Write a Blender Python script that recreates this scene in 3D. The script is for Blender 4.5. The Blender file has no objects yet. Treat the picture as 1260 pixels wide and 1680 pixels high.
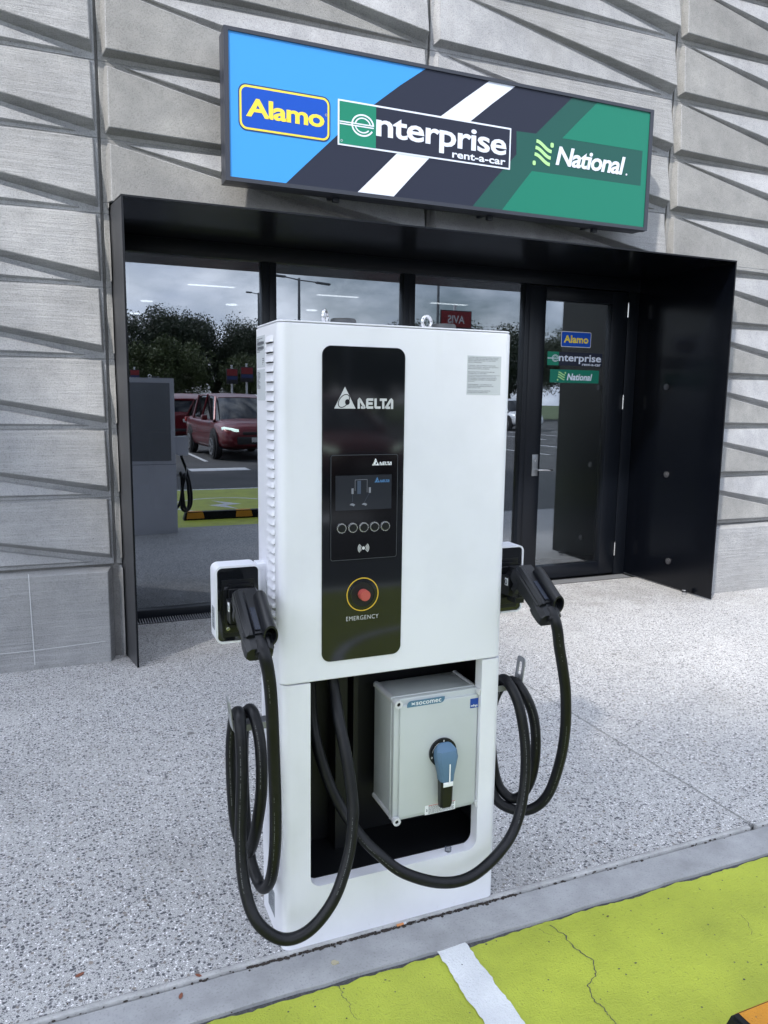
import bpy, bmesh, math, random
from math import sin, cos, pi, radians
from mathutils import Vector, Matrix
random.seed(7)
SC = bpy.context.scene
COL = SC.collection

# ------------------------------------------------------------------ camera, sky, sun
cam_d = bpy.data.cameras.new('camera'); cam = bpy.data.objects.new('camera', cam_d); COL.objects.link(cam)
SC.camera = cam
yaw, pitch, roll = 0.398954, -0.146479, 0.0132187
f_ = Vector((sin(yaw)*cos(pitch), cos(yaw)*cos(pitch), sin(pitch)))
r_ = Vector((cos(yaw), -sin(yaw), 0)); u_ = r_.cross(f_)
r2 = r_*cos(roll)+u_*sin(roll); u2 = u_*cos(roll)-r_*sin(roll)
M = Matrix.Identity(4)
for i in range(3):
    M[i][0] = r2[i]; M[i][1] = u2[i]; M[i][2] = -f_[i]
M[0][3], M[1][3], M[2][3] = 0, 0, 1.6
cam.matrix_world = M
cam_d.sensor_fit = 'VERTICAL'; cam_d.sensor_height = 36; cam_d.lens = 1263/1680*36
cam_d.clip_start = 0.05; cam_d.clip_end = 2000

SUN = Vector((-.75, -.6, 1.0)).normalized()          # towards the sun
elev = math.asin(SUN.z); rot = math.atan2(SUN.x, SUN.y)
W = bpy.data.worlds.new('World'); SC.world = W; W.use_nodes = True
nt = W.node_tree; nt.nodes.clear()
out = nt.nodes.new('ShaderNodeOutputWorld'); bg = nt.nodes.new('ShaderNodeBackground')
sky = nt.nodes.new('ShaderNodeTexSky'); sky.sky_type = 'NISHITA'; sky.sun_disc = False
sky.sun_elevation = elev; sky.sun_rotation = rot; sky.dust_density = 1.5
tc = nt.nodes.new('ShaderNodeTexCoord'); mp = nt.nodes.new('ShaderNodeMapping'); mp.inputs['Scale'].default_value = (1, 1, 2.2)
no = nt.nodes.new('ShaderNodeTexNoise'); no.inputs['Scale'].default_value = 3.4; no.inputs['Detail'].default_value = 8; no.inputs['Roughness'].default_value = .58
cr = nt.nodes.new('ShaderNodeValToRGB'); cr.color_ramp.elements[0].position = .33; cr.color_ramp.elements[1].position = .60
cc = nt.nodes.new('ShaderNodeValToRGB')               # cloud brightness varies inside the cloud
cc.color_ramp.elements[0].color = (8.4, 9.8, 12.6, 1); cc.color_ramp.elements[1].color = (19, 19.8, 21.5, 1)
cc.color_ramp.elements[0].position = .35; cc.color_ramp.elements[1].position = .65
n2 = nt.nodes.new('ShaderNodeTexNoise'); n2.inputs['Scale'].default_value = 6; n2.inputs['Detail'].default_value = 7
mx = nt.nodes.new('ShaderNodeMix'); mx.data_type = 'RGBA'
L = nt.links.new
L(tc.outputs['Generated'], mp.inputs[0]); L(mp.outputs[0], no.inputs['Vector']); L(mp.outputs[0], n2.inputs['Vector'])
L(no.outputs['Fac'], cr.inputs[0]); L(n2.outputs['Fac'], cc.inputs[0])
L(cr.outputs[0], mx.inputs['Factor']); L(sky.outputs[0], mx.inputs['A']); L(cc.outputs[0], mx.inputs['B'])
# the cloud is brightest around the sun
dt = nt.nodes.new('ShaderNodeVectorMath'); dt.operation = 'DOT_PRODUCT'; dt.inputs[1].default_value = SUN; L(tc.outputs['Generated'], dt.inputs[0])
gl = nt.nodes.new('ShaderNodeMapRange'); gl.interpolation_type = 'SMOOTHERSTEP'
for k_, v_ in (('From Min', .55), ('From Max', 1.0), ('To Min', 1.0), ('To Max', 2.3)): gl.inputs[k_].default_value = v_
L(dt.outputs['Value'], gl.inputs['Value'])
ml = nt.nodes.new('ShaderNodeVectorMath'); ml.operation = 'SCALE'; L(mx.outputs['Result'], ml.inputs[0]); L(gl.outputs[0], ml.inputs['Scale'])
L(ml.outputs[0], bg.inputs['Color']); bg.inputs['Strength'].default_value = .105
L(bg.outputs[0], out.inputs[0])
sd = bpy.data.lights.new('sun', 'SUN'); so = bpy.data.objects.new('sun', sd); COL.objects.link(so)
sd.energy = 3.6; sd.angle = radians(2.2); sd.color = (1, .95, .88)
so.rotation_euler = (-SUN).to_track_quat('-Z', 'Y').to_euler()
SC.view_settings.view_transform = 'Standard'; SC.view_settings.look = 'None'
SC.view_settings.exposure = 0.42; SC.view_settings.gamma = 1
SC.cycles.max_bounces = 10; SC.cycles.transparent_max_bounces = 12

# ------------------------------------------------------------------ materials
def mat(name, color=(.5, .5, .5), rough=.6, metal=0, **kw):
    m = bpy.data.materials.new(name); m.use_nodes = True
    b = m.node_tree.nodes['Principled BSDF']
    b.inputs['Base Color'].default_value = (*color, 1); b.inputs['Roughness'].default_value = rough
    b.inputs['Metallic'].default_value = metal
    for k, v in kw.items(): b.inputs[k].default_value = v
    return m
class N:                                             # tiny node helper
    def __init__(s, m): s.m = m; s.t = m.node_tree; s.b = s.t.nodes['Principled BSDF']
    def n(s, kind, **kw):
        x = s.t.nodes.new('ShaderNode'+kind)
        for k, v in kw.items():
            if k in x.inputs: x.inputs[k].default_value = v
            else: setattr(x, k, v)
        return x
    def l(s, a, b): s.t.links.new(a, b)
    def pos(s, scale=(1, 1, 1), rot=(0, 0, 0)):
        g = s.n('NewGeometry'); m_ = s.n('Mapping'); m_.inputs['Scale'].default_value = scale; m_.inputs['Rotation'].default_value = rot
        s.l(g.outputs['Position'], m_.inputs[0]); return m_.outputs[0]
    def noise(s, v, scale, detail=4, rough=.5):
        x = s.n('TexNoise', Scale=scale, Detail=detail, Roughness=rough); s.l(v, x.inputs['Vector']); return x.outputs['Fac']
    def ramp(s, v, stops):
        r = s.n('ValToRGB'); e = r.color_ramp.elements
        while len(e) < len(stops): e.new(.5)
        for i, (p, c) in enumerate(stops):
            e[i].position = p; e[i].color = (*c, 1) if isinstance(c, tuple) else (c, c, c, 1)
        s.l(v, r.inputs[0]); return r.outputs[0]
    def mix(s, f, a, b, mode='MIX'):
        x = s.n('Mix', data_type='RGBA', blend_type=mode)
        for sock, v in ((x.inputs['Factor'], f), (x.inputs['A'], a), (x.inputs['B'], b)):
            if isinstance(v, (int, float)): sock.default_value = v if sock.type == 'VALUE' else (v, v, v, 1)
            elif isinstance(v, tuple): sock.default_value = (*v, 1)
            else: s.l(v, sock)
        return x.outputs['Result']
    def math(s, op, a, b=0.):
        x = s.n('Math', operation=op)
        for i, v in enumerate((a, b)):
            if isinstance(v, (int, float)): x.inputs[i].default_value = v
            else: s.l(v, x.inputs[i])
        return x.outputs[0]
    def bump(s, h, dist=.002, strength=.6):
        x = s.n('Bump', Strength=strength, Distance=dist); s.l(h, x.inputs['Height']); s.l(x.outputs[0], s.b.inputs['Normal'])
    def col(s, c): s.l(c, s.b.inputs['Base Color'])

def concrete(name, base=(.36, .36, .355), streak=False, pits=False):
    m = mat(name, base, .85); q = N(m); p = q.pos()
    big = q.noise(p, 1.7, 5, .6); mid = q.noise(p, 9, 6, .65); fine = q.noise(p, 130, 3, .6)
    c = q.mix(q.ramp(big, [(.3, 0.), (.7, 1.)]), tuple(v*.80 for v in base), tuple(v*1.16 for v in base))
    c = q.mix(q.ramp(mid, [(.35, 0.), (.65, 1.)]), c, q.mix(1., c, (.82, .83, .84), 'MULTIPLY'))
    c = q.mix(q.ramp(fine, [(.38, 1.), (.5, 0.)]), c, q.mix(1., c, (.78, .78, .78), 'MULTIPLY'))
    h = fine
    if streak:
        st = q.noise(q.pos((3, 3, 85)), 1.0, 5, .75)
        c = q.mix(q.ramp(st, [(.45, 0.), (.72, .28)]), c, (.52, .53, .55))
        h = q.math('ADD', fine, q.math('MULTIPLY', st, 1.6))
    if pits:
        v = q.n('TexVoronoi', Scale=42.); q.l(p, v.inputs['Vector'])
        d = q.ramp(v.outputs['Distance'], [(.10, 1.), (.2, 0.)])
        g = q.noise(p, 14, 2); d = q.math('MULTIPLY', d, q.ramp(g, [(.45, 0.), (.6, .55)]))
        c = q.mix(d, c, (.17, .17, .17))
    bh = q.n('TexVoronoi', Scale=26.); q.l(q.pos((1, 1, 1.1)), bh.inputs['Vector'])      # air holes
    bs = q.n('SeparateColor'); q.l(bh.outputs['Color'], bs.inputs[0])
    c = q.mix(q.math('MULTIPLY', q.math('LESS_THAN', bs.outputs[0], .16), q.ramp(bh.outputs['Distance'], [(.05, .9), (.085, 0.)])), c, (.06, .06, .06))
    bl_ = q.noise(q.pos((.8, .8, .55)), 1.3, 7, .62); c = q.mix(q.ramp(bl_, [(.5, 0.), (.68, .42)]), c, (.23, .23, .225))
    vs = q.noise(q.pos((7, 7, .5)), 1.0, 4, .6)      # faint rain runs, vertical
    c = q.mix(q.ramp(vs, [(.5, 0.), (.75, .25)]), c, (.24, .24, .235))
    q.col(c); q.bump(h, .004, .8)
    return m
M_CONC_A = concrete('concrete_smooth', (.285, .283, .275), streak=False)
M_CONC_B = concrete('concrete_board', (.315, .317, .32), streak=True)
M_CONC_C = concrete('concrete_pitted', (.385, .39, .405), pits=True)
M_CONC_D = concrete('concrete_back', (.20, .195, .19))

def mk_paving():
    m = mat('exposed_aggregate', (.4, .4, .4), .75); q = N(m); p = q.pos()
    big = q.noise(p, .9, 3); base = q.mix(q.ramp(big, [(.35, 0.), (.65, 1.)]), (.50, .50, .50), (.60, .595, .59))
    sand = q.noise(p, 320, 3, .7); base = q.mix(q.ramp(sand, [(.38, 1.), (.58, 0.)]), base, (.17, .17, .175))
    wob = q.n('Mix', data_type='VECTOR'); nn = q.n('TexNoise', Scale=110.); q.l(p, nn.inputs['Vector'])
    wob.inputs['Factor'].default_value = .011; q.l(p, wob.inputs['A']); q.l(nn.outputs['Color'], wob.inputs['B'])
    pv = wob.outputs['Result']
    h = 0.
    for sc, prob, lo, hi, cols in ((150, .66, .32, .46, [(0., (.05, .055, .065)), (.45, (.14, .14, .15)), (.8, (.82, .82, .83))]),
                                   (80, .50, .32, .44, [(0., (.045, .05, .06)), (.6, (.10, .10, .115)), (.9, (.2, .18, .16))]),
                                   (48, .13, .24, .38, [(0., (.06, .065, .075)), (.7, (.12, .12, .13)), (.95, (.24, .21, .18))])):
        v = q.n('TexVoronoi', Scale=float(sc)); q.l(pv, v.inputs['Vector'])
        sep = q.n('SeparateColor'); q.l(v.outputs['Color'], sep.inputs[0])
        pick = q.math('LESS_THAN', sep.outputs[0], prob)
        shape = q.ramp(v.outputs['Distance'], [(lo, 1.), (hi, 0.)])
        f = q.math('MULTIPLY', pick, shape)
        base = q.mix(f, base, q.ramp(sep.outputs[1], cols))
    st = q.noise(p, 2.3, 6, .65); base = q.mix(q.ramp(st, [(.55, 0.), (.75, .35)]), base, (.50, .50, .49))
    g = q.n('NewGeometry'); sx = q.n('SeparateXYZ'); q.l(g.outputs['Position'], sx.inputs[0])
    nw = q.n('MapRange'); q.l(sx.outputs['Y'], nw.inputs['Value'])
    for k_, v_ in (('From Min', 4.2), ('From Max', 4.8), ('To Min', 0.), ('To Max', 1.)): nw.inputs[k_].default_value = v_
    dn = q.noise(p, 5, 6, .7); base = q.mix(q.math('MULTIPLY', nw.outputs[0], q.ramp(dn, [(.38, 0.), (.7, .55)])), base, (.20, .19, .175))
    bt = q.noise(p, 1.1, 8, .68); base = q.mix(q.ramp(bt, [(.52, 0.), (.66, .30)]), base, (.22, .215, .205))
    dv = q.n('TexVoronoi', Scale=2.6); q.l(p, dv.inputs['Vector']); ds_ = q.n('SeparateColor'); q.l(dv.outputs['Color'], ds_.inputs[0])
    base = q.mix(q.math('MULTIPLY', q.math('LESS_THAN', ds_.outputs[0], .5), q.ramp(dv.outputs['Distance'], [(.035, .75), (.055, 0.)])), base, (.10, .10, .10))
    q.col(base); q.bump(sand, .002, .4); return m
M_PAVE = mk_paving()
def mk_smoothconc(name, base, sc=5):
    m = mat(name, base, .8); q = N(m); p = q.pos(); a = q.noise(p, sc, 7, .65); b = q.noise(p, 150, 3)
    c = q.mix(q.ramp(a, [(.3, 0.), (.7, 1.)]), tuple(v*.72 for v in base), tuple(v*1.2 for v in base))
    c = q.mix(q.ramp(b, [(.3, .5), (.45, 0.)]), c, (.2, .2, .2)); q.col(c); q.bump(b, .001, .5); return m
M_KERB = mk_smoothconc('kerb_concrete', (.33, .335, .345)); M_MORTAR = mk_smoothconc('mortar_edge', (.42, .42, .42), 14)
M_JOINT = mk_smoothconc('joint_filler', (.25, .25, .25), 25)
def mk_paint(name, base, dirt=(.12, .14, .03), wear=.5):
    m = mat(name, base, .55); q = N(m); p = q.pos()
    a = q.noise(p, 3.5, 6, .6); b = q.noise(p, 95, 5, .6); s = q.noise(p, 60, 2)
    c = q.mix(q.ramp(a, [(.3, 0.), (.7, 1.)]), tuple(v*.80 for v in base), tuple(min(.85, v*1.1) for v in base))
    v = q.n('TexVoronoi', Scale=55.); q.l(p, v.inputs['Vector']); sep = q.n('SeparateColor'); q.l(v.outputs['Color'], sep.inputs[0])
    f = q.math('MULTIPLY', q.math('LESS_THAN', sep.outputs[0], .05*wear*2), q.ramp(v.outputs['Distance'], [(.1, 1.), (.2, 0.)]))
    c = q.mix(f, c, (.05, .05, .05))
    c = q.mix(q.math('MULTIPLY', q.ramp(b, [(.28, 1.), (.40, 0.)]), wear), c, dirt)
    d = q.noise(p, 1.6, 8, .7); c = q.mix(q.ramp(d, [(.56, 0.), (.72, .38)]), c, tuple(v*.45 for v in base))
    q.col(c); q.bump(q.math('ADD', q.math('MULTIPLY', q.noise(p, 170, 4, .65), 1.2), q.math('MULTIPLY', q.noise(p, 60, 3), .5)), .006, .85); return m
M_GREEN = mk_paint('green_paint', (.43, .49, .048)); M_WHITEP = mk_paint('white_road_paint', (.74, .76, .80), (.4, .4, .42), .3)
def mk_asphalt():
    m = mat('asphalt', (.05, .05, .05), .85); q = N(m); p = q.pos(); a = q.noise(p, 1.2, 5); b = q.noise(p, 160, 3)
    c = q.mix(q.ramp(a, [(.3, 0.), (.7, 1.)]), (.038, .04, .043), (.065, .066, .07)); c = q.mix(q.ramp(b, [(.5, 0.), (.65, .6)]), c, (.13, .13, .13))
    q.col(c); q.bump(b, .004, .8); return m
M_ASPH = mk_asphalt()
M_GRASS = mat('grass', (.06, .09, .03), .9)
def mk_powder(name, base, rough=.35):
    m = mat(name, base, rough); q = N(m); p = q.pos(); a = q.noise(p, 900, 2); b = q.noise(p, 4, 5, .6)
    c = q.mix(q.ramp(b, [(.45, 0.), (.75, 1.)]), base, tuple(v*.93 for v in base))
    g = q.n('NewGeometry'); sx = q.n('SeparateXYZ'); q.l(g.outputs['Position'], sx.inputs[0])
    low = q.n('MapRange'); q.l(sx.outputs['Z'], low.inputs['Value'])
    for k_, v_ in (('From Min', .0), ('From Max', .16), ('To Min', 1.), ('To Max', 0.)): low.inputs[k_].default_value = v_
    sp = q.noise(p, 38, 6, .7); sp2 = q.noise(q.pos((14, 14, 1.2)), 1., 4, .6)
    dirt = q.math('MULTIPLY', q.ramp(q.math('ADD', sp, q.math('MULTIPLY', low.outputs[0], .22)), [(.80, 0.), (1.0, .3)]), low.outputs[0])
    c = q.mix(dirt, c, (.26, .23, .19)); c = q.mix(q.ramp(sp2, [(.62, 0.), (.8, .10)]), c, (.45, .44, .41)); q.col(c); q.bump(a, .0004, .35); return m
M_WHITE = mk_powder('white_powder_coat', (.765, .775, .83)); M_GREYBACK = mk_powder('grey_powder_coat', (.25, .26, .28), .4)
M_BLACKGLOSS = mat('black_gloss_acrylic', (.006, .007, .009), .06, **{'Specular IOR Level': .6})
M_BLACKUNIT = mat('black_glass', (.003, .003, .004), .09)
M_BLACKMATTE = mat('black_interior', (.004, .0045, .006), .45, **{'Specular IOR Level': .35})
M_DARKSTEEL = mat('black_painted_steel', (.0016, .0022, .004), .20, **{'Specular IOR Level': .30})
q = N(M_DARKSTEEL); p_ = q.pos(); q.l(q.ramp(q.noise(p_, 2.2, 5, .6), [(.3, .19), (.7, .24)]), q.b.inputs['Roughness'])
M_FRAME = mat('dark_aluminium_frame', (.005, .0065, .010), .32, **{'Specular IOR Level': .30})
M_RUBBER = mat('black_rubber', (.014, .015, .018), .40, **{'Specular IOR Level': .30}); q = N(M_RUBBER); p_ = q.pos()
q.col(q.mix(q.ramp(q.noise(p_, 30, 5, .7), [(.45, 0.), (.75, 1.)]), (.0035, .004, .006), (.009, .0095, .012))); q.bump(q.noise(p_, 220, 2), .0008, .4)
M_PLASTIC = mat('black_plastic', (.005, .0058, .008), .33, **{'Specular IOR Level': .42}); q = N(M_PLASTIC); q.bump(q.noise(q.pos(), 700, 2), .0004, .4)
M_STEEL = mat('stainless_steel', (.62, .62, .63), .22, 1); M_ZINC = mat('zinc_plate', (.38, .39, .41), .45, .6)
M_BOX = mk_powder('grey_plastic_box', (.50, .535, .535), .42); M_BOXL = mk_powder('pale_plastic', (.60, .61, .62), .4)
M_BLUEH = mat('blue_plastic', (.085, .165, .26), .5); M_WHITEPL = mat('white_plastic', (.78, .8, .82), .4)
M_RED = mat('red_plastic', (.44, .085, .07), .45); M_YEL = mat('yellow_print', (.62, .40, .03), .5)
M_PRINT = mat('grey_white_print', (.55, .56, .57), .5); M_PRINTB = mat('blue_print', (.07, .20, .42), .4); M_INK = mat('dark_ink', (.10, .11, .13), .7)
M_LABEL = mat('silver_label', (.50, .53, .56), .5); M_LABELD = mat('grey_label', (.27, .29, .32), .5); M_ORANGE = mk_paint('orange_reflective', (.70, .29, .015), (.4, .2, .02), .2)
M_SCREEN = mat('lcd_screen', (.022, .025, .032), .12); M_SCR2 = mat('lcd_marks', (.22, .23, .27), .3); M_SCR3 = mat('lcd_bar', (.05, .07, .11), .3)
SG = dict(rough=.32)
M_SBLUE = mat('sign_blue', (.048, .29, .72), .4, **{'Specular IOR Level': .25}); M_SNAVY = mat('sign_charcoal', (.022, .026, .045), .4, **{'Specular IOR Level': .2}); M_SWHITE = mat('sign_white', (.66, .71, .82), .4, **{'Specular IOR Level': .25})
M_SGREEN = mat('sign_green', (.014, .175, .118), .4, **{'Specular IOR Level': .2}); M_SDG = mat('sign_dark_green', (.018, .085, .073), .4, **{'Specular IOR Level': .2}); M_SLIME = mat('sign_lime', (.38, .68, .28), .32)
M_SROYAL = mat('sign_royal_blue', (.010, .075, .44), .4, **{'Specular IOR Level': .2}); M_SYEL = mat('sign_yellow', (.80, .62, .05), .32); M_SDKB = mat('sign_dark_blue', (.015, .04, .14), .32)
M_SEGR = mat('sign_logo_green', (.015, .20, .125), .4, **{'Specular IOR Level': .2}); M_SCASE = mat('sign_casing', (.028, .032, .045), .4)
def mk_glass(name, refl, tint):
    m = bpy.data.materials.new(name); m.use_nodes = True; t = m.node_tree; t.nodes.clear()
    o = t.nodes.new('ShaderNodeOutputMaterial'); g = t.nodes.new('ShaderNodeBsdfGlossy'); g.inputs['Roughness'].default_value = 0.0
    g.inputs['Color'].default_value = (.86, .92, 1, 1); tr = t.nodes.new('ShaderNodeBsdfTransparent'); tr.inputs['Color'].default_value = (*tint, 1)
    fr = t.nodes.new('ShaderNodeLayerWeight'); fr.inputs['Blend'].default_value = .25
    mr = t.nodes.new('ShaderNodeMapRange'); mr.inputs['To Min'].default_value = refl; mr.inputs['To Max'].default_value = 1
    mi = t.nodes.new('ShaderNodeMixShader')
    t.links.new(fr.outputs['Fresnel'], mr.inputs['Value']); t.links.new(mr.outputs[0], mi.inputs[0])
    t.links.new(tr.outputs[0], mi.inputs[1]); t.links.new(g.outputs[0], mi.inputs[2]); t.links.new(mi.outputs[0], o.inputs[0]); return m
M_GLASS = mk_glass('tinted_reflective_glass', .25, (.33, .35, .37)); M_GLASSD = mk_glass('clearer_door_glass', .20, (.66, .68, .68))
M_CLEAR = mk_glass('clear_cap', .08, (.9, .9, .9))
def emit(name, c, s):
    m = bpy.data.materials.new(name); m.use_nodes = True; b = m.node_tree.nodes['Principled BSDF']
    b.inputs['Emission Color'].default_value = (*c, 1); b.inputs['Emission Strength'].default_value = s; return m
M_LAMP = emit('lit_diffuser', (1, .97, .92), 5)
M_CEIL = mat('ceiling_tile', (.5, .5, .5), .9); M_ROOM = mat('room_wall', (.16, .165, .17), .9); M_CARPET = mat('carpet', (.03, .032, .036), .95)

# ------------------------------------------------------------------ mesh helpers (everything in world coordinates)
def smooth_by_angle(me, ang=35):
    bm = bmesh.new(); bm.from_mesh(me)
    for f in bm.faces: f.smooth = True
    for e in bm.edges:
        e.smooth = not (len(e.link_faces) == 2 and e.calc_face_angle(0) > radians(ang)) if len(e.link_faces) == 2 else True
    bm.to_mesh(me); bm.free()
def obj(name, bm, mats, parent=None, smooth=True):
    if not isinstance(mats, (list, tuple)): mats = [mats]
    off = Vector((0, 0, 0))
    if parent is not None:
        p = parent
        while p is not None:
            off += Vector(p.location); p = p.parent
    me = bpy.data.meshes.new(name); bmesh.ops.translate(bm, verts=bm.verts, vec=-off)
    bm.to_mesh(me); bm.free()
    for m in mats: me.materials.append(m)
    if smooth: smooth_by_angle(me)
    o = bpy.data.objects.new(name, me); COL.objects.link(o)
    if parent is not None: o.parent = parent
    return o
def tag(o, label=None, cat=None, group=None, kind=None):
    for k, v in (('label', label), ('category', cat), ('group', group), ('kind', kind)):
        if v: o[k] = v
    return o
def thing(name, loc, label, cat, group=None):
    o = bpy.data.objects.new(name, None); COL.objects.link(o); o.location = loc; o.empty_display_size = .1
    return tag(o, label, cat, group)
def struct(name, bm, mats, smooth=False, label=None): return tag(obj(name, bm, mats, None, smooth), label=label, kind='structure')
def copy_tree(o, parent=None):
    c = o.copy(); COL.objects.link(c); c.parent = parent
    for ch in o.children: copy_tree(ch, c)
    return c
def B(): return bmesh.new()
def setm(fs, i):
    for f in fs: f.material_index = i
def box(bm, x0, x1, y0, y1, z0, z1, bev=0, seg=2, mi=0):
    r = bmesh.ops.create_cube(bm, size=1, matrix=Matrix.Translation(((x0+x1)/2, (y0+y1)/2, (z0+z1)/2)) @ Matrix.Diagonal((abs(x1-x0), abs(y1-y0), abs(z1-z0), 1)))
    vs = r['verts']; fs = list({f for v in vs for f in v.link_faces}); setm(fs, mi)
    if bev:
        es = list({e for v in vs for e in v.link_edges})
        rr = bmesh.ops.bevel(bm, geom=es, offset=bev, segments=seg, affect='EDGES', profile=.5); setm(rr['faces'], mi)
    return vs
def obox(bm, c, ax, ay, az, sx, sy, sz, bev=0, mi=0):   # oriented box
    R = Matrix((ax, ay, az)).transposed().to_4x4()
    r = bmesh.ops.create_cube(bm, size=1, matrix=Matrix.Translation(c) @ R @ Matrix.Diagonal((sx, sy, sz, 1)))
    fs = {f for v in r['verts'] for f in v.link_faces}; setm(fs, mi)
    if bev: rr = bmesh.ops.bevel(bm, geom=list({e for v in r['verts'] for e in v.link_edges}), offset=bev, segments=3, affect='EDGES'); setm(rr['faces'], mi)
def prism(bm, pts, a0, a1, axis='y', mi=0):            # polygon in the other two axes, extruded along axis
    def P(u, v, a): return {'y': (u, a, v), 'z': (u, v, a), 'x': (a, u, v)}[axis]
    A = [bm.verts.new(P(u, v, a0)) for u, v in pts]; Z = [bm.verts.new(P(u, v, a1)) for u, v in pts]; n = len(pts)
    fs = [bm.faces.new(A), bm.faces.new(Z[::-1])]+[bm.faces.new((A[i], Z[i], Z[(i+1) % n], A[(i+1) % n])) for i in range(n)]
    bmesh.ops.recalc_face_normals(bm, faces=fs); setm(fs, mi); return fs
def rrect(x0, x1, z0, z1, r, seg=6, rs=None):
    rs = rs or (r, r, r, r); pts = []                  # order: lower-left, lower-right, upper-right, upper-left
    for (cx, cz, a0), r_ in zip(((x0, z0, pi), (x1, z0, 1.5*pi), (x1, z1, 0), (x0, z1, .5*pi)), rs):
        ox = cx + (r_ if cx == x0 else -r_); oz = cz + (r_ if cz == z0 else -r_)
        if r_ == 0: pts.append((cx, cz)); continue
        for k in range(seg+1):
            a = a0 + k/seg*pi/2; pts.append((ox+r_*cos(a), oz+r_*sin(a)))
    return pts
def frame_ring(bm, outer, inner, a0, a1, axis='y', mi=0):  # ring between two loops of equal count, extruded
    def P(u, v, a): return {'y': (u, a, v), 'z': (u, v, a), 'x': (a, u, v)}[axis]
    n = len(outer); V = [[bm.verts.new(P(u, v, a)) for u, v in lp] for a in (a0, a1) for lp in (outer, inner)]
    fs = []
    for i in range(n):
        j = (i+1) % n
        fs += [bm.faces.new((V[0][i], V[0][j], V[1][j], V[1][i])), bm.faces.new((V[2][i], V[3][i], V[3][j], V[2][j])),
               bm.faces.new((V[0][i], V[2][i], V[2][j], V[0][j])), bm.faces.new((V[1][i], V[1][j], V[3][j], V[3][i]))]
    bmesh.ops.recalc_face_normals(bm, faces=fs); setm(fs, mi)
def cyl(bm, c, r, h, axis='z', seg=24, r2=None, mi=0):
    R = {'z': Matrix.Identity(4), 'y': Matrix.Rotation(pi/2, 4, 'X'), 'x': Matrix.Rotation(pi/2, 4, 'Y')}[axis]
    g = bmesh.ops.create_cone(bm, cap_ends=True, segments=seg, radius1=r, radius2=r if r2 is None else r2, depth=h, matrix=Matrix.Translation(c) @ R)
    setm({f for v in g['verts'] for f in v.link_faces}, mi); return g['verts']
def rod(bm, a, b, r, r2=None, seg=10, mi=0):
    a, b = Vector(a), Vector(b); d = b-a; R = d.to_track_quat('Z', 'Y').to_matrix().to_4x4()
    g = bmesh.ops.create_cone(bm, cap_ends=True, segments=seg, radius1=r, radius2=r if r2 is None else r2, depth=d.length, matrix=Matrix.Translation((a+b)/2) @ R)
    setm({f for v in g['verts'] for f in v.link_faces}, mi)
def catmull(P, k=8):
    P = [Vector(p) for p in P]; P = [2*P[0]-P[1]]+P+[2*P[-1]-P[-2]]; o = []
    for i in range(1, len(P)-2):
        p0, p1, p2, p3 = P[i-1:i+3]
        for j in range(k):
            t = j/k; o.append(.5*((2*p1)+(p2-p0)*t+(2*p0-5*p1+4*p2-p3)*t*t+(3*p1-p0-3*p2+p3)*t**3))
    o.append(P[-2]); return o
def tube(bm, pts, r, seg=14, mi=0):
    pts = [Vector(p) for p in pts]; up = Vector((0, 0, 1)); rings = []; nrm = None
    for i, p in enumerate(pts):
        t = (pts[min(i+1, len(pts)-1)]-pts[max(i-1, 0)]).normalized()
        if nrm is None: nrm = t.orthogonal().normalized()
        nrm = (nrm-t*nrm.dot(t)).normalized(); b = t.cross(nrm)
        rr = r(i/(len(pts)-1)) if callable(r) else r
        rings.append([bm.verts.new(p+rr*(cos(2*pi*k/seg)*nrm+sin(2*pi*k/seg)*b)) for k in range(seg)])
    fs = []
    for A, Z in zip(rings, rings[1:]):
        for k in range(seg): fs.append(bm.faces.new((A[k], A[(k+1) % seg], Z[(k+1) % seg], Z[k])))
    fs += [bm.faces.new(rings[0][::-1]), bm.faces.new(rings[-1])]; setm(fs, mi)
def flat(bm, pts, y, mi=0, plane='y'):                 # one flat polygon, facing -Y (plane y) or -X or +Z
    P = {'y': lambda u, v: (u, y, v), 'x': lambda u, v: (y, u, v), 'z': lambda u, v: (u, v, y)}[plane]
    f = bm.faces.new([bm.verts.new(P(u, v)) for u, v in pts]); f.material_index = mi
    f.normal_update(); want = {'y': Vector((0, -1, 0)), 'x': Vector((-1, 0, 0)), 'z': Vector((0, 0, 1))}[plane]
    if f.normal.dot(want) < 0: f.normal_flip()
    return f
def ribbon(bm, pts, w, y, closed=False, mi=0, plane='y'):  # mitred flat stroke, w number or list
    n = len(pts); P3 = {'y': lambda u, v: (u, y, v), 'x': lambda u, v: (y, u, v), 'z': lambda u, v: (u, v, y)}[plane]
    Ls, Rs = [], []
    for i, (x, z) in enumerate(pts):
        a = pts[i-1] if (i > 0 or closed) else None; b = pts[(i+1) % n] if (i < n-1 or closed) else None
        def nd(p, q_):
            dx, dz = q_[0]-p[0], q_[1]-p[1]; l = math.hypot(dx, dz) or 1; return (-dz/l, dx/l)
        ns = [nd(a, (x, z))] if a else []; ns += [nd((x, z), b)] if b else []
        nx = sum(k[0] for k in ns)/len(ns); nz = sum(k[1] for k in ns)/len(ns); l2 = nx*nx+nz*nz or 1
        hw = (w[i] if isinstance(w, list) else w)/2; s = hw/max(l2, .3)
        Ls.append(bm.verts.new(P3(x+nx*s, z+nz*s))); Rs.append(bm.verts.new(P3(x-nx*s, z-nz*s)))
    fs = []
    for i in range(n if closed else n-1):
        j = (i+1) % n; fs.append(bm.faces.new((Ls[i], Ls[j], Rs[j], Rs[i])))
    want = {'y': Vector((0, -1, 0)), 'x': Vector((-1, 0, 0)), 'z': Vector((0, 0, 1))}[plane]
    for f in fs:
        f.normal_update(); f.material_index = mi
        if f.normal.dot(want) < 0: f.normal_flip()
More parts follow.
